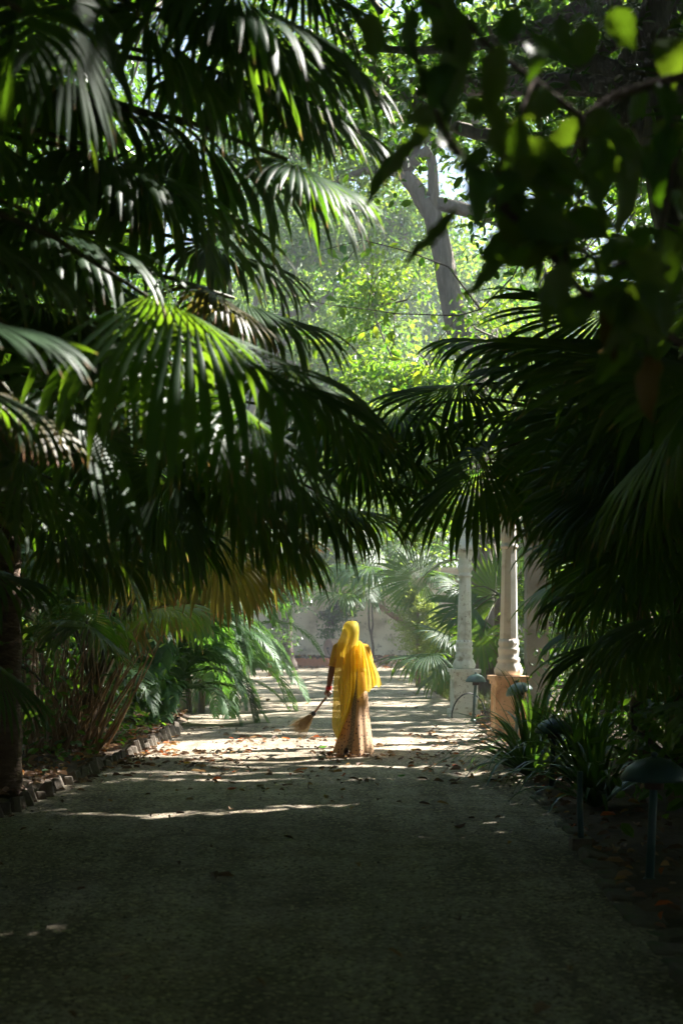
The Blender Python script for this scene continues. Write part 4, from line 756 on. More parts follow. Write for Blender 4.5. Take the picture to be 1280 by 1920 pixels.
tree(3.7, 31.5, 'young lime-green tree in full sun behind the low fan palm', [(3.7, 31.5, 0), (3.6, 31.5, 2.5), (2.9, 31.5, 5)], [tuple(P(790, 720, 31)) + (1.3, 1.5, .45), tuple(P(700, 700, 31)) + (.6, 1.2, .4), tuple(P(860, 830, 31)) + (1.2, 1.5, .9), tuple(P(930, 640, 31)) + (.9, 1.2, 1.0), tuple(P(700, 560, 32)) + (.8, 1.2, .7), tuple(P(830, 960, 31)) + (1.0, 1.2, .7), tuple(P(690, 860, 32)) + (.7, 1., .8)], 300, 46, .15, 'broad_lime', r0=.10, cr=.6, seed=39)
tree(0.6, 90, 'broad hazy tree far beyond the wall in the centre', [(.6, 90, 0), (.6, 90, 7), (0, 90, 14)], [(-2, 90, 25, 8, 3, 6), (0, 90, 18, 9, 3, 7), (-10, 91, 14, 7, 3, 9), (9, 91, 16, 8, 3, 10), (0, 91, 9, 9, 3, 4)], 800, 50, .60, 'broad', r0=.5, cr=2.0, seed=40, lod=1)
# -- dark slim tree before the wall, sapling, leaning conifer
tree(-2.15, 58, 'dark trunked tree against the wall left of the roller', [(-2.15, 58, 0), (-2.2, 58, 1.5), (-2.3, 58, 3.4)], [(-2.4, 58, 3.6, 1.3, 1.2, .9), (-2.7, 57.5, 1.0, .7, .6, .8), (-1.9, 58, 2.9, .5, .5, .5)], 70, 60, .16, 'broad_dark', bark='bark_dark', r0=.30, cr=.6, seed=27)
tree(-.35, 63.2, 'small leafy sapling growing above the stone roller', [(-.35, 63.2, .3), (-.4, 63.2, 1.2), (-.3, 63.2, 2.6)], [(-.45, 63.1, 2.1, .7, .3, .8), (-.1, 63.1, 2.7, .7, .3, .5)], 26, 40, .17, 'broad_dark', bark='bark_dark', r0=.05, cr=.4, seed=28)
t = thing('bare_sapling', 'thin forked bare sapling standing against the beige wall', 'sapling', (1.45, 63.4, .3))
mb = MB(); q = P(699, 1233, 63.4)
tube(mb, [P(699, 1236, 63.4), P(699, 1212, 63.4), P(696, 1190, 63.4), P(692, 1176, 63.4), P(691, 1150, 63.4), P(692, 1110, 63.4)], [.07, .06, .055, .045, .04, .03], 8); tube(mb, [P(696, 1190, 63.4), P(699, 1172, 63.4), P(697, 1140, 63.4), P(700, 1100, 63.4)], [.05, .045, .035, .02], 8)
mb.build('stem', M['bark_dark'], t, origin=(1.45, 63.4, .3))
t = thing('leaning_tree', 'reddish leaning trunk slanting up from the conifer towards the left', 'tree', (2.9, 52, 0))
mb = MB(); tube(mb, [(2.9, 52, 0), P(775, 1185, 52), P(752, 1165, 52), P(722, 1145, 52), P(695, 1125, 52), P(665, 1100, 52)], [.12, .11, .10, .09, .07, .04], 10, wob=.08); tr = mb.build('trunk', M['bark_red'], t, origin=(2.9, 52, 0))
for a, b_ in (((752, 1165), (740, 1140)), ((735, 1154), (700, 1140)), ((722, 1145), (715, 1118))):
    mb = MB(); tube(mb, curve(P(*a, 52), P(*b_, 52), (0, 0, .1), 6), np.linspace(.06, .02, 6), 7); mb.build('limb', M['bark_red'], tr, origin=(2.9, 52, 0))
r_ = np.random.default_rng(5)
mb = MB()
for c in ((745, 1105, 52, 1.1), (690, 1085, 52, .9), (760, 1135, 52, .6)):
    add_leaves(mb, P(*c[:3]) + r_.normal(0, .5, (500, 3)) * c[3], .15, r_, width=.5)
mb.build('crown', M['broad'], t, origin=(2.9, 52, 0), smooth=False)
def conifer(x, y, h, w, label, seed, blobs):
    r = np.random.default_rng(seed); b = np.array([x, y, 0.0]); t = thing('conifer_shrub', label, 'shrub', b)
    mb = MB(); tube(mb, [b, b + (0, 0, h * .5), b + (0, 0, h * .85)], [.08, .05, .02], 8); mb.build('trunk', M['bark_red'], t, origin=b)
    mb = MB()
    for cx_, cz, rr in blobs:
        nsp = int(90 * rr / .4)
        for _ in range(nsp):
            d = nrm(r.normal(0, 1, 3) + np.array([0, -.1, .5])); st = b + np.array([cx_, 0, cz]) + d * rr * r.uniform(.2, .7); L = rr * r.uniform(.5, .9)
            k = 12; s = np.linspace(.1, 1, k)[:, None]; pos = st + d * L * s + r.normal(0, .018, (k, 3)); add_leaves(mb, pos, .11, r, droop=-.6, width=.35)
    mb.build('crown', M['conifer'], t, origin=b, smooth=False)
conifer(2.15, 40, 2.6, .8, 'sunlit yellow-green conifer shrub in front of the leaning trunk', 31, [(0, 2.05, .38), (-.15, 1.55, .5), (.35, 1.5, .5), (.1, 1.0, .6), (.5, .8, .5), (-.2, 2.5, .25), (.35, 2.1, .25)])
conifer(2.75, 36, 1.6, .6, 'grey-green low conifer shrub at the path edge by the low fan palm', 32, [(0, 1.0, .45), (-.2, .6, .5), (.3, .6, .5)])
# low shrubs in the right bed behind the columns, and ground cover
tree(4.6, 22.5, 'dark shrub filling the gap right of the peach-tinted column', [(4.6, 22.5, 0), (4.6, 22.5, .8), (4.6, 22.5, 1.4)], [(4.5, 22.5, 1.6, 1.1, 1.3, 1.3), (4.2, 27, 1.5, 1.0, 1.8, 1.3), (5.4, 25, 2.4, 1.2, 2.5, 1.8), (4.6, 30, 2.0, 1.2, 2, 1.6)], 190, 50, .13, 'broad', bark='bark_dark', r0=.09, cr=.6, seed=33, name='shrub', cat='shrub', group='shrubs in the right bed', gaps=True)
tree(4.9, 18.5, 'dark shrub under the palms beyond the tilted lamp', [(4.9, 18.5, 0), (4.9, 18.5, .8), (4.9, 18.5, 1.5)], [(4.6, 18.5, 1.5, 1.0, 1.5, 1.3), (4.6, 15, 1.5, 1.0, 1.5, 1.4), (4.2, 12, 1.3, 1.0, 1.5, 1.2), (3.0, 9.6, .6, .55, .9, .5), (3.0, 11.6, .7, .6, .9, .6), (3.0, 7.6, .6, .5, .9, .5), (3.6, 13.6, .8, .6, 1, .7), (3.3, 17.8, .7, .5, .9, .6), (3.3, 22.7, .9, .4, .4, .8), (3.9, 20.8, .9, .5, .8, .9)], 380, 50, .12, 'broad_dark', bark='bark_dark', r0=.09, cr=.6, seed=34, name='shrub', cat='shrub', group='shrubs in the right bed')
tree(-4.6, 19.5, 'low dark shrub behind the dead stalks in the left bed', [(-4.6, 19.5, 0), (-4.6, 19.5, .8), (-4.6, 19.5, 1.4)], [(-4.4, 19.5, 1.1, 1.0, 1.6, 1.1), (-4.3, 15.5, 1.1, 1.0, 1.8, 1.1), (-4.3, 24, 1.3, .9, 2, 1.2), (-4.0, 11.5, 1.0, .8, 1.8, 1.0), (-3.8, 13.9, .5, .35, 1.0, .4), (-3.7, 20, .5, .4, 1.2, .4), (-3.5, 22, .8, .4, 1.4, .7)], 280, 50, .12, 'broad_dark', bark='bark_dark', r0=.09, cr=.6, seed=35, name='shrub', cat='shrub', group='shrubs in the left bed')

# ground cover: small leafy plants by the left kerb, grass by the right bed
r_ = np.random.default_rng(41); mb = MB(); n = 600
yy = r_.uniform(14, 26, n); xx = left_edge(yy) - .15 - np.abs(r_.normal(0, .5, n)); cl = np.sin(yy * 2.1) + np.sin(yy * 5.3 + 1) > -.1
add_leaves(mb, np.stack([xx, yy, r_.uniform(.1, .32, n)], 1)[cl], .09, r_, droop=-.2)
tag(mb.build('ground_cover', M['broad_dark'], smooth=False), 'small leafy ground cover along the left kerb', 'ground cover', kind='stuff')
def blades(name, n, xf, ylo, yhi, h, label, mat):
    r = np.random.default_rng(hash(label) % 1000); mb = MB(); y = r.uniform(ylo, yhi, n); x = xf(y, r, n); a = r.uniform(0, 6.28, n); hh = h * r.uniform(.4, 1.1, n); l = r.uniform(.1, .7, n) * hh
    b = np.stack([x, y, np.full(n, .03)], 1); d = np.stack([np.cos(a), np.sin(a), 0 * a], 1); s = np.stack([-np.sin(a), np.cos(a), 0 * a], 1) * .006
    m = b + d * (l * .4)[:, None] + np.array([0, 0, 1]) * (hh * .6)[:, None]; tip = b + d * l[:, None] + np.array([0, 0, 1]) * hh[:, None]
    V = np.stack([b - s, b + s, m + s * .8, m - s * .8, tip], 1).reshape(-1, 3); k = np.arange(n) * 5
    mb.add(V, np.stack([k, k + 1, k + 2, k + 3], 1), np.stack([k + 3, k + 2, k + 4], 1), var=np.repeat(r.random(n), 5))
    tag(mb.build(name, M[mat], smooth=False), label, 'grass', kind='stuff')
blades('grass', 5000, lambda y, r, n: right_edge(y) + .0 + np.abs(r.normal(0, .6, n)), 26.5, 60, .28, 'dry and green grass along the far right edge of the path', 'grass')
blades('grass', 2500, lambda y, r, n: left_edge(y) - .0 - np.abs(r.normal(0, .6, n)), 26, 60, .25, 'dry and green grass along the far left edge of the path', 'grass')

# ------------------------------------------------------------------ strap-leaved plants at the right kerb
def strap_plant(x, y, label, n, L, seed):
    r = np.random.default_rng(seed); b = np.array([x, y, 0.0]); t = thing('strap_leaf_plant', label, 'plant', b, 'strap-leaved plants by the right kerb')
    for k in range(n):
        a = r.uniform(0, 2 * math.pi); e = R(r.uniform(25, 85)); d = np.array([math.cos(a) * math.cos(e), math.sin(a) * math.cos(e), math.sin(e)])
        p = b + np.array([math.cos(a) * .05, math.sin(a) * .05, .04]); ln = L * r.uniform(.65, 1.15); K = 10; dr = r.uniform(.8, 2.0); V = []; w0 = r.uniform(.022, .036)
        for j in range(K):
            s = j / (K - 1); w = w0 * (1 - s ** 2.2) * (.7 + .6 * s * (1 - s) * 2) + .001
            sd = nrm(np.cross(d, [0, 0, 1])); up = np.cross(sd, d); V += [p - sd * w + up * w * .4, p, p + sd * w + up * w * .4]
            d = nrm(d + np.array([0, 0, -1]) * dr * s * .3); p = p + d * ln / K
            if p[2] < .03: p[2] = .03; d[2] = max(d[2], 0)
        q = np.arange(K - 1) * 3; mb = MB(); mb.add(np.array(V), np.concatenate([np.stack([q, q + 1, q + 4, q + 3], 1), np.stack([q + 1, q + 2, q + 5, q + 4], 1)]), t=np.repeat(np.linspace(0, 1, K), 3), var=r.random())
        mb.build('leaf', M['strap'], t, origin=b)
strap_plant(2.22, 16.2, 'strap-leaved plant just below the peach-tinted plinth, tips over the path', 70, 1.2, 51)
strap_plant(1.98, 14.9, 'strap-leaved plant spilling its long leaves onto the path', 76, 1.3, 52)
strap_plant(2.35, 13.8, 'strap-leaved plant around the half buried lamp', 64, 1.2, 53)
strap_plant(2.6, 15.4, 'strap-leaved plant at the back of the clump, deepest in shade', 56, 1.25, 54)
strap_plant(2.2, 12.3, 'nearest strap-leaved plant at the right kerb, almost black', 56, 1.1, 55)

# ------------------------------------------------------------------ leafy branch hanging close to the viewer, top right
bt = np.array([2.3, 2.6, 0.0]); ob = thing('overhanging_tree', 'broad-leaved branch hanging close at the upper right, almost black against the light', 'tree', bt)
mb = MB(); tube(mb, [(2.3, 2.6, 0), (2.3, 2.6, 1.5), (2.2, 2.7, 3.2), (1.9, 2.8, 4.6)], [.16, .13, .1, .06], 10); mb.build('trunk', M['bark_dark'], ob, origin=bt)
twigs = [[(1420, 560, 3.2), (1280, 645, 3.2), (1180, 590, 3.15), (1090, 545, 3.1), (1000, 440, 3.1), (930, 380, 3.1), (870, 300, 3.05), (830, 240, 3.0), (800, 170, 3.0), (770, 80, 3.0)],
         [(1400, 120, 3.3), (1250, 150, 3.3), (1150, 180, 3.25), (1090, 220, 3.2), (1000, 150, 3.2), (920, 90, 3.1), (860, 30, 3.1), (760, -20, 3.1)],
         [(1250, 150, 3.3), (1262, 300, 3.25), (1240, 420, 3.2), (1200, 540, 3.2), (1215, 660, 3.2)],
         [(1090, 220, 3.2), (1100, 330, 3.2), (1060, 430, 3.15), (1060, 520, 3.1)], [(1000, 150, 3.2), (960, 260, 3.15), (930, 330, 3.1)], [(930, 380, 3.1), (1000, 400, 3.2), (1130, 500, 3.3), (1240, 480, 3.3), (1300, 440, 3.4)]]
for k, tw in enumerate(twigs):
    pts = np.array([P(*q) for q in tw]); mb = MB()
    if k < 2: pts = np.concatenate([[(2.2, 2.7, 3.0 if k else 2.4)], pts])
    tube(mb, pts, np.linspace(.014 if k < 2 else .008, .0035, len(pts)), 7); mb.build('twig', M['bark_dark'], ob, origin=bt)
def big_leaf(base, tip, width, curl=.12, mat='near_leaf', face=None, seed=0, par=None, org=None):
    r = np.random.default_rng(seed); base = np.asarray(base); tip = np.asarray(tip); ax = tip - base; L = np.linalg.norm(ax); ax = ax / L
    nm = nrm(np.array([r.normal(0, .5), -1, r.normal(.2, .5)]) if face is None else np.asarray(face, float)); nm = nrm(nm - ax * np.dot(nm, ax)); sd = np.cross(ax, nm)
    K = 10; s = np.linspace(0, 1, K); w = width / 2 * (np.sin(np.pi * s ** .8) ** .8) * (1 - .25 * s) + .0012
    cv = r.normal(0, curl) * L; V = []
    for k in range(K):
        c = base + ax * L * s[k] + nm * cv * 4 * s[k] * (1 - s[k]) + sd * r.normal(0, .003)
        for u in (-1, -.5, 0, .5, 1): V.append(c + sd * w[k] * u + nm * (abs(u) * w[k] * .35 + .004 * math.sin(k * 2.1 + u * 3)))
    i = (np.arange(K - 1)[:, None] * 5 + np.arange(4)[None]).ravel(); mb = MB(); mb.add(np.array(V), np.stack([i, i + 1, i + 6, i + 5], 1), t=np.repeat(s, 5), var=r.random())
    mb.build('leaf', M[mat], ob if par is None else par, origin=bt if org is None else org)
def C2(x, y): return 640 + x / 2, y / 2
exl = [((110, 40), (120, 245), 110), ((270, 15), (295, 250), 130), ((470, 85), (390, 470), 190), ((600, 160), (560, 425), 125), ((700, 170), (690, 310), 110), ((1240, 140), (1235, 355), 160), ((490, 610), (490, 870), 150),
       ((430, 775), (232, 1005), 62), ((590, 700), (650, 940), 110), ((625, 925), (440, 1125), 60), ((345, 450), (225, 440), 90), ((330, 470), (235, 560), 95), ((500, 360), (500, 440), 85), ((960, 530), (970, 770), 150), ((1040, 640), (1010, 900), 150),
       ((780, 580), (735, 790), 100), ((850, 830), (835, 970), 80), ((690, 580), (690, 700), 90), ((240, 530), (140, 690), 70), ((840, 380), (640, 400), 90), ((900, 250), (700, 130), 80), ((560, 560), (430, 640), 80), ((400, 240), (330, 430), 120),
       ((930, 80), (900, 250), 120), ((1010, 30), (1100, 190), 130), ((820, 60), (850, 200), 110), ((660, 20), (600, 150), 110), ((1130, 310), (1080, 470), 110), ((1100, 560), (1150, 690), 110), ((1000, 420), (900, 520), 100), ((720, 760), (860, 790), 70), ((930, 960), (760, 1090), 130), ((830, 980), (800, 1190), 150),
       ((1080, 1040), (1150, 1330), 190), ((1000, 1050), (1000, 1330), 150), ((940, 1000), (900, 1180), 130), ((1180, 1100), (1210, 1280), 130), ((1090, 900), (960, 1040), 120), ((560, 480), (600, 600), 80), ((350, 60), (420, 200), 110), ((780, 330), (720, 470), 100)]
for k, (a, b_, w) in enumerate(exl):
    Y = 3.0 + .3 * math.sin(k * 1.7) + (.2 if a[0] > 800 else 0); big_leaf(P(*C2(*a), Y), P(*C2(*b_), Y + rng.normal(0, .04)), w / 2 / F * Y * .95, seed=200 + k)
big_leaf(P(1225, 655, 3.2), P(1217, 795, 3.2), .065, mat='near_leaf_brown', seed=301); big_leaf(P(1160, 545, 3.2), P(1145, 680, 3.2), .06, mat='near_leaf_brown', seed=302)
for k in range(64):
    tw = twigs[int(rng.integers(len(twigs)))]; j = int(rng.integers(len(tw) - 1)); f = rng.random(); a = P(*tw[j]) * (1 - f) + P(*tw[j + 1]) * f
    d = nrm(np.array([rng.normal(0, .6), rng.normal(0, .4), rng.normal(-.6, .5)])); a = a + np.array([0, rng.uniform(-.2, .5), 0]) * (k > 30); tip = a + d * rng.uniform(.11, .20)
    x, y = proj(tip)
    if in_poly(np.array([x]), np.array([y]), CLEAR[0])[0]: continue
    big_leaf(a, tip, rng.uniform(.05, .08), seed=400 + k)

# ------------------------------------------------------------------ thin branch with larger leaves crossing the bright gap
hb0 = P(1010, 420, 20.5); hb = thing('hanging_branch', 'thin dark twigs with large lime leaves crossing the bright gap in the middle', 'branch', tuple(hb0))
htw = [[(1010, 420), (960, 520), (900, 580), (860, 592), (740, 588), (690, 580), (620, 572), (560, 560)], [(740, 588), (690, 618), (640, 640), (580, 650)], [(900, 580), (840, 500), (760, 470), (680, 450), (600, 470)], [(740, 588), (738, 640), (725, 690), (735, 720)],
       [(860, 592), (820, 640), (790, 700), (720, 735)], [(680, 450), (640, 500), (610, 560)], [(690, 580), (700, 500), (690, 430)], [(580, 650), (540, 600), (500, 520)], [(820, 640), (870, 680), (880, 740)]]
rh = np.random.default_rng(88)
for k, tw in enumerate(htw):
    pts = np.array([P(x, y, 20.5 + .25 * k + rh.normal(0, .05)) for x, y in tw]); mb = MB(); tube(mb, pts, np.linspace(.014 if k in (0, 2) else .008, .004, len(pts)), 6); mb.build('twig', M['bark_dark'], hb, origin=hb0)
    for j in range(len(pts) - 1):
        for i in range(3 if k else 2):
            f = rh.random(); a = pts[j] * (1 - f) + pts[j + 1] * f; d = nrm(np.array([rh.normal(0, .7), rh.normal(0, .5), rh.normal(-.45, .5)])); L = rh.uniform(.12, .24)
            big_leaf(a, a + d * L, L * rh.uniform(.4, .55), mat='broad_lime', seed=900 + k * 40 + j * 4 + i, par=hb, org=hb0)

# ------------------------------------------------------------------ the woman with the broom
PX, PY = 0.13, 17.74
def lc(cx, cy, y=0.0): return np.array([cx / 1030.6 - .662, y, 1.783 - cy / 1030.6])
def capsule(mb, a, b, ra, rb, sides=14):
    a = np.asarray(a, float); b = np.asarray(b, float); d = b - a; L = np.linalg.norm(d); d = d / L; ang = np.linspace(-math.pi / 2, 0, 5); pts, rad = [], []
    for q in ang: pts.append(a + d * ra * math.sin(q)); rad.append(max(ra * math.cos(q), 1e-4))
    for q in np.linspace(0, math.pi / 2, 5): pts.append(b + d * rb * math.sin(q)); rad.append(max(rb * math.cos(q), 1e-4))
    tube(mb, pts, rad, sides); return mb
def ellip(mb, c, r, n=18):
    lathe_p = [(max(math.sin(q), 1e-3), -math.cos(q)) for q in np.linspace(0, math.pi, n)]
    m = MB(); lathe(m, lathe_p, 22); V = m.V[0] * np.asarray(r) + np.asarray(c); mb.add(V, m.Q[0], m.T[0]); return mb
def remesh(mb, name, mat, parent, voxel, smooth_it=6):
    o = mb.build('tmp', mat); md = o.modifiers.new('r', 'REMESH'); md.mode = 'VOXEL'; md.voxel_size = voxel; sm = o.modifiers.new('s', 'SMOOTH'); sm.iterations = smooth_it; sm.factor = .5
    dg = bpy.context.evaluated_depsgraph_get(); me = bpy.data.meshes.new_from_object(o.evaluated_get(dg)); bpy.data.objects.remove(o)
    me.materials.clear(); me.materials.append(mat); me.polygons.foreach_set('use_smooth', [True] * len(me.polygons)); me.name = name
    q = bpy.data.objects.new(name, me); COL.objects.link(q); q.parent = parent; return q
wm = thing('person', 'person in a yellow veil and dotted peach skirt walking away with a broom', 'person', (PX, PY, 0.012))
# skeleton points (local, metres; she faces +Y)
neck = np.array([0, .0, 1.40]); head = np.array([.0, .01, 1.545]); shL = np.array([-.175, 0, 1.335]); shR = np.array([.165, 0, 1.325])
elL = lc(418, 760, -.02); wrL = lc(383, 975, .03); elR = np.array([.235, .05, 1.08]); wrR = np.array([.16, .25, 1.13])
hipL = np.array([-.09, 0, .88]); hipR = np.array([.09, 0, .88]); knL = np.array([-.07, .02, .47]); anL = np.array([-.07, -.245, .125]); knR = np.array([.09, .14, .48]); anR = np.array([.09, .20, .08])
H0 = lc(384, 1050, .06); Hd = nrm(lc(190, 1310, .22) - H0)          # broom grip and direction
b = MB()
ellip(b, head, (.076, .093, .112)); ellip(b, head + (0, .03, -.06), (.055, .07, .06)); capsule(b, head + (0, .092, .0), head + (0, .103, -.022), .009, .013)      # skull, jaw, nose
for s_ in (-1, 1): ellip(b, head + (s_ * .077, -.005, -.01), (.012, .02, .032)); ellip(b, head + (s_ * .03, .082, .015), (.016, .012, .012))
ellip(b, head + (0, .088, -.05), (.022, .012, .008))
capsule(b, neck + (0, 0, -.04), head + (0, -.01, -.06), .052, .047)
ellip(b, (0, 0, 1.22), (.165, .105, .19)); ellip(b, (0, .0, 1.02), (.145, .105, .16)); ellip(b, (0, 0, .90), (.175, .135, .13)); capsule(b, shL, shR, .058, .058)
for s_ in (-1, 1): ellip(b, (s_ * .075, .085, 1.20), (.065, .06, .06))
capsule(b, shL, elL, .052, .040); capsule(b, elL, elL * .55 + wrL * .45, .040, .038); capsule(b, elL * .55 + wrL * .45, wrL, .038, .025)
capsule(b, shR, elR, .052, .040); capsule(b, elR, wrR, .040, .025); capsule(b, wrR, wrR + (-.04, .07, -.01), .028, .03)
for k in range(4): capsule(b, wrR + (-.06 + .018 * k, .08, -.005), wrR + (-.085 + .018 * k, .145 - .01 * abs(k - 1.5), -.03), .009, .007)
capsule(b, hipL, knL, .088, .058); capsule(b, knL, anL, .056, .034); capsule(b, hipR, knR, .088, .058); capsule(b, knR, anR, .056, .034)
capsule(b, anL, anL + (0, .05, -.10), .035, .03); capsule(b, anR, anR + (0, .15, -.045), .036, .028)
# left hand closing round the broom handle
u = nrm(wrL - H0 - Hd * np.dot(wrL - H0, Hd)); v = np.cross(Hd, u)
capsule(b, wrL, H0 + u * .034, .024, .024); capsule(b, H0 + u * .034 - Hd * .028, H0 + u * .034 + Hd * .028, .019, .018)
for k in range(4):
    o_ = Hd * (-.030 + .0205 * k); rr = .0245; al = [R(q) for q in ((25, 80, 140, 205) if k < 3 else (25, 75, 125, 175))]; q = [H0 + o_ + rr * (u * math.cos(a) + v * math.sin(a)) for a in al]
    for j in range(3): capsule(b, q[j], q[j + 1], .0095 - .0008 * j, .009 - .0008 * j, 10)
q = [H0 - Hd * .02 + .03 * u, H0 - Hd * .005 + .0265 * (u * math.cos(R(-60)) + v * math.sin(R(-60))), H0 + Hd * .022 + .025 * (u * math.cos(R(-110)) + v * math.sin(R(-110)))]
capsule(b, q[0], q[1], .012, .0105, 10); capsule(b, q[1], q[2], .0105, .009, 10)
remesh(b, 'body', M['skin'], wm, .0062, 4)
b = MB(); ellip(b, head + (0, -.008, .012), (.08, .092, .106)); ellip(b, head + (0, -.07, -.06), (.045, .04, .045)); remesh(b, 'hair', M['hair'], wm, .012)
# blouse with short sleeves
b = MB(); ellip(b, (0, 0, 1.225), (.178, .118, .175)); capsule(b, shL, shR, .068, .068); slL = shL * .38 + elL * .62; slR = shR * .38 + elR * .62
capsule(b, shL, slL, .066, .060, 20); capsule(b, shR, slR, .066, .060, 20); ellip(b, (0, 0, 1.14), (.163, .120, .10))
for s_ in (-1, 1): ellip(b, (s_ * .075, .085, 1.20), (.078, .072, .07))
remesh(b, 'blouse', M['blouse'], wm, .011, 4)
# sleeve hems and bangles
for c_, d_, r_h, nm, mt, hw in ((slL + nrm(elL - shL) * .045, nrm(elL - shL), .053, 'sleeve_hem', 'blouse', .008), (wrL + nrm(wrL - elL) * .0, nrm(wrL - elL), .031, 'bangle', 'bangle', .010), (wrL - nrm(wrL - elL) * .018, nrm(wrL - elL), .031, 'bangle', 'bangle', .006), (wrL + nrm(wrL - elL) * .016, nrm(wrL - elL), .033, 'bangle', 'bangle', .005)):
    u_ = nrm(np.cross(d_, [0, 1, 0])); w_ = np.cross(d_, u_); a = np.linspace(0, 2 * math.pi, 25); mb = MB(); tube(mb, c_ + (np.cos(a) * r_h)[:, None] * u_ + (np.sin(a) * r_h)[:, None] * w_, hw, 8, caps=False); mb.build(nm, M[mt], wm)
# skirt
nz, na = 40, 160; zs = np.linspace(1.04, .035, nz); a = np.linspace(0, 2 * math.pi, na + 1); mb = MB(); V = []; tt = []; uu = []
for z in zs:
    rx = np.interp(z, [.03, .25, .5, .75, .9, 1.04], [.255, .228, .203, .186, .178, .150]); ry = np.interp(z, [.03, .25, .5, .75, .9, 1.04], [.29, .265, .225, .185, .16, .125]); f = np.interp(z, [.03, .6, 1.0], [.05, .03, .0])
    lw = np.interp(z, [.03, .12, .33, .6, .9, 1.04], [.255, .225, .155, .145, .165, .150]); fo = 1 + f * (np.sin(a * 9 + 1.1 + z * .8) * .55 + np.sin(a * 15 + .4 - z * 1.2) * .35 + np.sin(a * 5 + 2) * .5)
    hem = .015 * np.sin(a * 7 + 1) * np.interp(z, [.03, .2], [1, 0])
    lift = np.interp(z, [.03, .3], [.06, 0]) * np.exp(-((a - 4.40) / .2) ** 2)        # hem raised over the trailing foot
    V.append(np.stack([.008 + np.where(np.cos(a) < 0, lw, rx) * fo * np.cos(a), .0 + ry * fo * np.sin(a) - np.interp(z, [.03, .5], [.03, 0]), z + hem + lift], 1)); tt.append(np.full(na + 1, z / 1.04)); uu.append(a / (2 * math.pi))
V = np.concatenate(V); i = (np.arange(nz - 1)[:, None] * (na + 1) + np.arange(na)[None]).ravel(); Q = np.stack([i, i + na + 1, i + na + 2, i + 1], 1)
mb.add(V, Q, t=np.concatenate(tt), var=np.concatenate(uu)); mb.build('skirt', M['skirt'], wm)
# shoes
def shoe(an, toe_dir, pitch):
    mb = MB(); n = 12; s = np.linspace(0, 1, n); toe = nrm(np.asarray(toe_dir)); heel = an - toe * .05 + np.array([0, 0, -.065]); V = []
    w = np.array([.024, .032, .034, .033, .031, .033, .038, .042, .043, .040, .03, .012]); h = np.array([.03, .055, .065, .066, .06, .05, .045, .042, .038, .034, .028, .014])
    upv = nrm(np.array([0, 0, 1]) - toe * toe[2]); sdv = np.cross(toe, upv); ss = 14; aa = np.arange(ss) / ss * 2 * math.pi
    for k in range(n):
        c = heel + toe * .24 * s[k]; V.append(c + (np.cos(aa) * w[k])[:, None] * sdv + (np.clip(np.sin(aa), -.25, 1) * h[k])[:, None] * upv)
    V = np.concatenate(V); i0 = np.arange(ss); i1 = (i0 + 1) % ss; mb.add(V, np.concatenate([np.stack([k * ss + i0, k * ss + i1, (k + 1) * ss + i1, (k + 1) * ss + i0], 1) for k in range(n - 1)]))
    sh = mb.build('shoe', M['shoe'], wm); mb = MB()
    for zz in (-.012, -.028): 
        pass
    V = []
    for k in range(n):
        c = heel + toe * .245 * s[k] - upv * .016; V += [c - sdv * w[k] * 1.06, c + sdv * w[k] * 1.06, c - sdv * w[k] * 1.06 - upv * .014, c + sdv * w[k] * 1.06 - upv * .014]
    k4 = np.arange(n - 1) * 4; mb.add(np.array(V), np.concatenate([np.stack([k4, k4 + 1, k4 + 5, k4 + 4], 1), np.stack([k4 + 2, k4 + 6, k4 + 7, k4 + 3], 1), np.stack([k4, k4 + 4, k4 + 6, k4 + 2], 1), np.stack([k4 + 1, k4 + 3, k4 + 7, k4 + 5], 1)])); mb.build('sole', M['sole'], sh)
shoe(anL + np.array([0, -.065, .0]), (0.02, .88, -.36), 0); shoe(anR, (0.02, 1, 0), 0)
# veil: hood and back fall, then the end thrown over the right shoulder
rows = [(108, 676, 684), (112, 640, 720), (120, 610, 745), (135, 592, 756), (160, 578, 766), (200, 566, 772), (240, 558, 774), (300, 540, 771), (350, 516, 767), (400, 492, 764), (440, 476, 764), (480, 466, 764), (540, 462, 766), (600, 461, 768), (700, 459, 772), (800, 453, 776), (900, 448, 780), (1000, 444, 778), (1080, 442, 762),
        (1180, 438, 738), (1240, 435, 712), (1290, 431, 688), (1340, 428, 658), (1380, 426, 632), (1420, 424, 605), (1480, 430, 572), (1530, 446, 548), (1570, 464, 530), (1600, 480, 515), (1622, 492, 502)]
nu = 90; V = []; rv = np.random.default_rng(77); ph = rv.uniform(0, 6.28, 8)
for cy_, l_, r_x in rows:
    zl = lc(0, cy_)[2]; xl, xr = lc(l_, 0)[0], lc(r_x, 0)[0]; xc = (xl + xr) / 2; aa = (xr - xl) / 2
    span = np.interp(zl, [1.15, 1.38, 1.5, 1.62], [80, 95, 118, 130]); th = np.linspace(-R(span), R(span), nu)
    bb = np.interp(zl, [.15, .5, .9, 1.1, 1.3, 1.38, 1.46, 1.55, 1.62, 1.67], [.31, .285, .225, .185, .175, .155, .145, .14, .118, .03]); yc = np.interp(zl, [.9, 1.3, 1.45], [-.0, 0, .0])
    fa = np.interp(zl, [.2, .8, 1.2, 1.4, 1.5], [.030, .024, .014, .006, .0]); uu = np.linspace(0, 1, nu)
    fold = fa * (np.sin(uu * 26 + ph[0] + zl * 2) * .5 + np.sin(uu * 43 + ph[1] - zl * 3) * .28 + np.sin(uu * 11 + ph[2]) * .5 + .25 * np.sin(uu * 70 + ph[3]))
    top_drop = 0.018 * np.cos(th * 1.0) if zl > 1.6 else 0
    V.append(np.stack([xc + aa * np.sin(th) / math.sin(min(R(span), math.pi / 2)), yc + .012 - (bb + fold) * np.cos(th) * (1 if zl < 1.4 else 1), np.full(nu, zl) + 0 * th], 1))
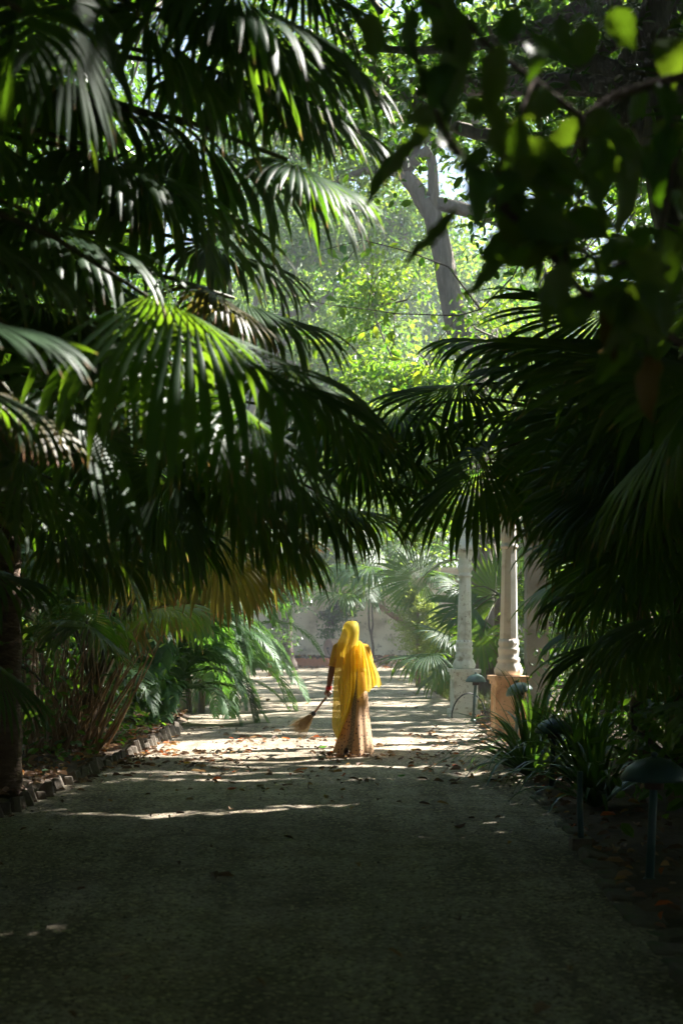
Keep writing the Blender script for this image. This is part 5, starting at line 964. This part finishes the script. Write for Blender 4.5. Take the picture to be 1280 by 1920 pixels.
nr = len(V); V = np.concatenate(V); i = (np.arange(nr - 1)[:, None] * nu + np.arange(nu - 1)[None]).ravel(); mb = MB(); mb.add(V, np.stack([i, i + nu, i + nu + 1, i + 1], 1))
drape = [((760, 388), (800, 388)), ((764, 402), (838, 418)), ((764, 450), (872, 468)), ((762, 520), (905, 530)), ((758, 600), (940, 602)), ((752, 700), (980, 685)), ((748, 800), (1014, 760)), ((744, 890), (1040, 830)), ((742, 960), (1056, 880)), ((740, 1030), (1066, 915)), ((742, 1085), (1068, 928))]
nu = 56; V = []
for k, (a_, b_) in enumerate(drape):
    s = k / (len(drape) - 1); u_ = np.linspace(0, 1, nu); cx_ = a_[0] + (b_[0] - a_[0]) * u_; cyy = a_[1] + (b_[1] - a_[1]) * u_ - 26 * np.sin(np.pi * u_) * (1 - s) + ((16 * np.sin(u_ * 14 + 1) + 9 * np.sin(u_ * 31)) * s ** 4 - 20 * np.sin(np.pi * u_) * s ** 2)
    inner = np.interp(1.783 - a_[1] / 1030.6, [.7, 1.0, 1.3, 1.42], [-.262, -.215, -.185, -.07]); outer = np.interp(s, [0, .2, .6, 1], [.0, -.02, -.03, -.05])
    yy = inner + (outer - inner) * u_ ** 2.4 - .012 + (.010 + .034 * s) * np.sin(u_ * 19 + .5 + s * 1.5) * np.minimum(1, u_ * 4) + .01 * s * np.sin(u_ * 41)
    V.append(np.stack([cx_ / 1030.6 - .662, yy, 1.783 - cyy / 1030.6], 1))
nr = len(V); V = np.concatenate(V); i = (np.arange(nr - 1)[:, None] * nu + np.arange(nu - 1)[None]).ravel(); mb.add(V, np.stack([i, i + nu, i + nu + 1, i + 1], 1)); vo = mb.build('veil', M['veil'], wm)
ss_ = vo.modifiers.new('sub', 'SUBSURF'); ss_.levels = 1; ss_.render_levels = 1
# broom
hand_w = H0 + np.array([PX, PY, .012]); br = thing('broom', 'twig broom held low in the left hand of the walking person', 'broom', hand_w)
e = Hd * .355
mb = MB(); tube(mb, [-Hd * .03, e * .5, e], [.0155, .014, .015], 10, wob=.03); mb.build('handle', M['broom_handle'], br)
mb = MB(); tube(mb, [-Hd * .045, -Hd * .03, Hd * .03, Hd * .055], [.010, .0165, .0165, .0155], 12); mb.build('grip_wrap', M['broom_wrap'], br)
mb = MB(); tube(mb, [e - Hd * .03, e - Hd * .015, e + Hd * .012, e + Hd * .03], [.017, .030, .032, .024], 12, wob=.12); tube(mb, [e + Hd * .005, e + Hd * .01 + np.array([-.05, 0, .012])], [.011, .005], 6); mb.build('binding', M['broom_tie'], br)
mb = MB(); rv = np.random.default_rng(9); sidev = nrm(np.cross(Hd, [0, 1, 0])); fan_d = nrm(nrm(lc(20, 1480, .3) - lc(180, 1325, .22)))
for k in range(230):
    s0 = e + Hd * .02 + rv.normal(0, .009, 3); d = nrm(fan_d + sidev * rv.normal(.02, .20) + np.array([0, rv.normal(0, .14), 0])); L = rv.uniform(.23, .40)
    tube(mb, curve(s0, s0 + d * L, rv.normal(0, .008, 3), 4), [.0026, .0022, .0016, .0008], 4, caps=False)
mb.build('bristles', M['bristle'], br)['kind'] = 'stuff'

# ------------------------------------------------------------------ fallen leaves
r_ = np.random.default_rng(61); mb = MB()
def litter(n, xs, ys, zs, size):
    a = r_.uniform(0, 6.28, n); d = np.stack([np.cos(a), np.sin(a), r_.normal(0, .18, n)], 1); up = nrm(np.array([0, 0, 1.0]) + r_.normal(0, .3, (n, 3))); sd = nrm(np.cross(up, d)); up = np.cross(d, sd)
    sz = size * np.clip(r_.lognormal(-.05, .38, n), .35, 1.7); L = LEAF.copy(); L[:, 2] *= 3.0
    pos = np.stack([xs, ys, zs], 1); V = pos[:, None] + (d[:, None] * (L[None, :, 0:1] - .5) + sd[:, None] * L[None, :, 1:2] * .8 + up[:, None] * L[None, :, 2:3]) * sz[:, None, None]
    V[..., 2] = np.maximum(V[..., 2], .022); b = np.arange(n) * 6
    mb.add(V.reshape(-1, 3), np.concatenate([np.stack([b, b + 1, b + 2, b + 3], 1), np.stack([b, b + 3, b + 4, b + 5], 1)]), var=np.repeat(r_.random(n) ** 1.5, 6))
n = 1500; yy = r_.normal(17.9, 2.2, n); xx = left_edge(yy) + (right_edge(yy) - left_edge(yy)) * np.where(r_.random(n) < .5, r_.random(n), r_.random(n) ** 2.2); kp = np.sin(xx * 2.3 + yy * 1.1) + np.sin(yy * 4.1 - xx * 1.7) + np.sin(xx * 5 + 2) > r_.normal(-.2, .5, n); xx, yy = xx[kp], yy[kp]; n = len(xx); litter(n, xx, yy, np.full(n, .035), .075)
n = 260; yy = r_.uniform(5.5, 60, n); litter(n, left_edge(yy) + (right_edge(yy) - left_edge(yy)) * r_.random(n), yy, np.full(n, .035), .07)
n = 1100; yy = r_.uniform(10, 26, n); litter(n, left_edge(yy) - .1 - np.abs(r_.normal(0, .7, n)), yy, np.full(n, .13), .09)
n = 700; yy = r_.uniform(7, 32, n); litter(n, right_edge(yy) + .0 + np.abs(r_.normal(0, .5, n)), yy, np.full(n, .09), .08)
n = 1500; yy = r_.uniform(60.2, 64, n); litter(n, r_.uniform(-6, 6, n), yy, np.clip((yy - 60.4) / 3, 0, 1) ** 1.3 * .45 + .05, .14)
tag(mb.build('leaf_litter', M['litter'], smooth=False), 'dry brown leaves strewn over the path and beds', 'leaf litter', kind='stuff')
def fallen(px, py, L, w, ang, mat, label, curl=.2):
    g = G(px, py); g[2] = .03; K = 8; s = np.linspace(0, 1, K); ww = w / 2 * np.sin(np.pi * s ** .85) ** .8 + .001; V = []; ca, sa = math.cos(ang), math.sin(ang)
    for k in range(K):
        for u_ in (-1, -.5, 0, .5, 1):
            x = (s[k] - .5) * L; y = ww[k] * u_; V.append((x * ca - y * sa, x * sa + y * ca, abs(u_) ** 2 * ww[k] * .5 + curl * L * (s[k] - .4) ** 2 + .002))
    i = (np.arange(K - 1)[:, None] * 5 + np.arange(4)[None]).ravel(); m_ = MB(); m_.add(np.array(V), np.stack([i, i + 1, i + 6, i + 5], 1), t=.3, var=.5)
    tag(m_.build('fallen_leaf', M[mat], loc=tuple(g)), label, 'leaf', 'bright fallen leaves on the path')
fallen(606, 1407, .125, .10, .3, 'fallen_green', 'bright green fallen leaf just left of the walking foot', .5)
fallen(776, 1412, .10, .08, .6, 'fallen_yellow', 'yellow fallen leaf right of the skirt hem', .5)
fallen(533, 1389, .09, .07, 2.5, 'fallen_orange', 'orange fallen leaf under the broom tips', .6)
fallen(352, 1437, .09, .08, .2, 'fallen_yellow', 'yellow fallen leaf near the left kerb', .5)
fallen(330, 1422, .12, .07, .1, 'fallen_orange', 'orange fallen leaf by the left kerb, farthest left of the bright ones', .5)
fallen(398, 1432, .10, .07, 1.2, 'fallen_red', 'red-orange fallen leaf right of the yellow one near the left kerb', .5)
fallen(571, 1448, .09, .06, .8, 'fallen_orange', 'small orange fallen leaf in the shade before the walker', .5)
fallen(435, 1487, .10, .08, .4, 'fallen_red', 'dull red fallen leaf lying in the dark foreground left of centre', .5)
fallen(753, 1462, .10, .07, .5, 'fallen_green', 'green fallen leaf in the shade right of the walker', .5)
fallen(862, 1561, .10, .08, .3, 'fallen_brown', 'dark curled leaf alone in the right foreground', 1.2)
fallen(968, 1640, .07, .05, .6, 'fallen_pale', 'small pale leaf near the right kerb in the dark foreground', .5)
fallen(216, 1806, .14, .05, .15, 'fallen_pale', 'large pale curled leaf nearest the camera at lower left', .6)
fallen(289, 1604, .07, .05, .6, 'fallen_pale', 'small pale leaf in the dark left foreground', .4)

# ------------------------------------------------------------------ air
def haze():
    m, nt, out = new_mat('haze_air'); v = nt.nodes.new('ShaderNodeVolumePrincipled')
    v.inputs['Color'].default_value = (.9, .96, 1, 1); v.inputs['Density'].default_value = 0.0021; v.inputs['Anisotropy'].default_value = 0.35
    nt.links.new(v.outputs[0], out.inputs['Volume'])
    mb = MB(); box(mb, (0, 0, 19.5), (820, 820, 41.2)); o = mb.build('haze', m, smooth=False); o['kind'] = 'stuff'; o['label'] = 'thin sunlit haze in the air over the path'; return o
HAZE = True
if HAZE: haze()
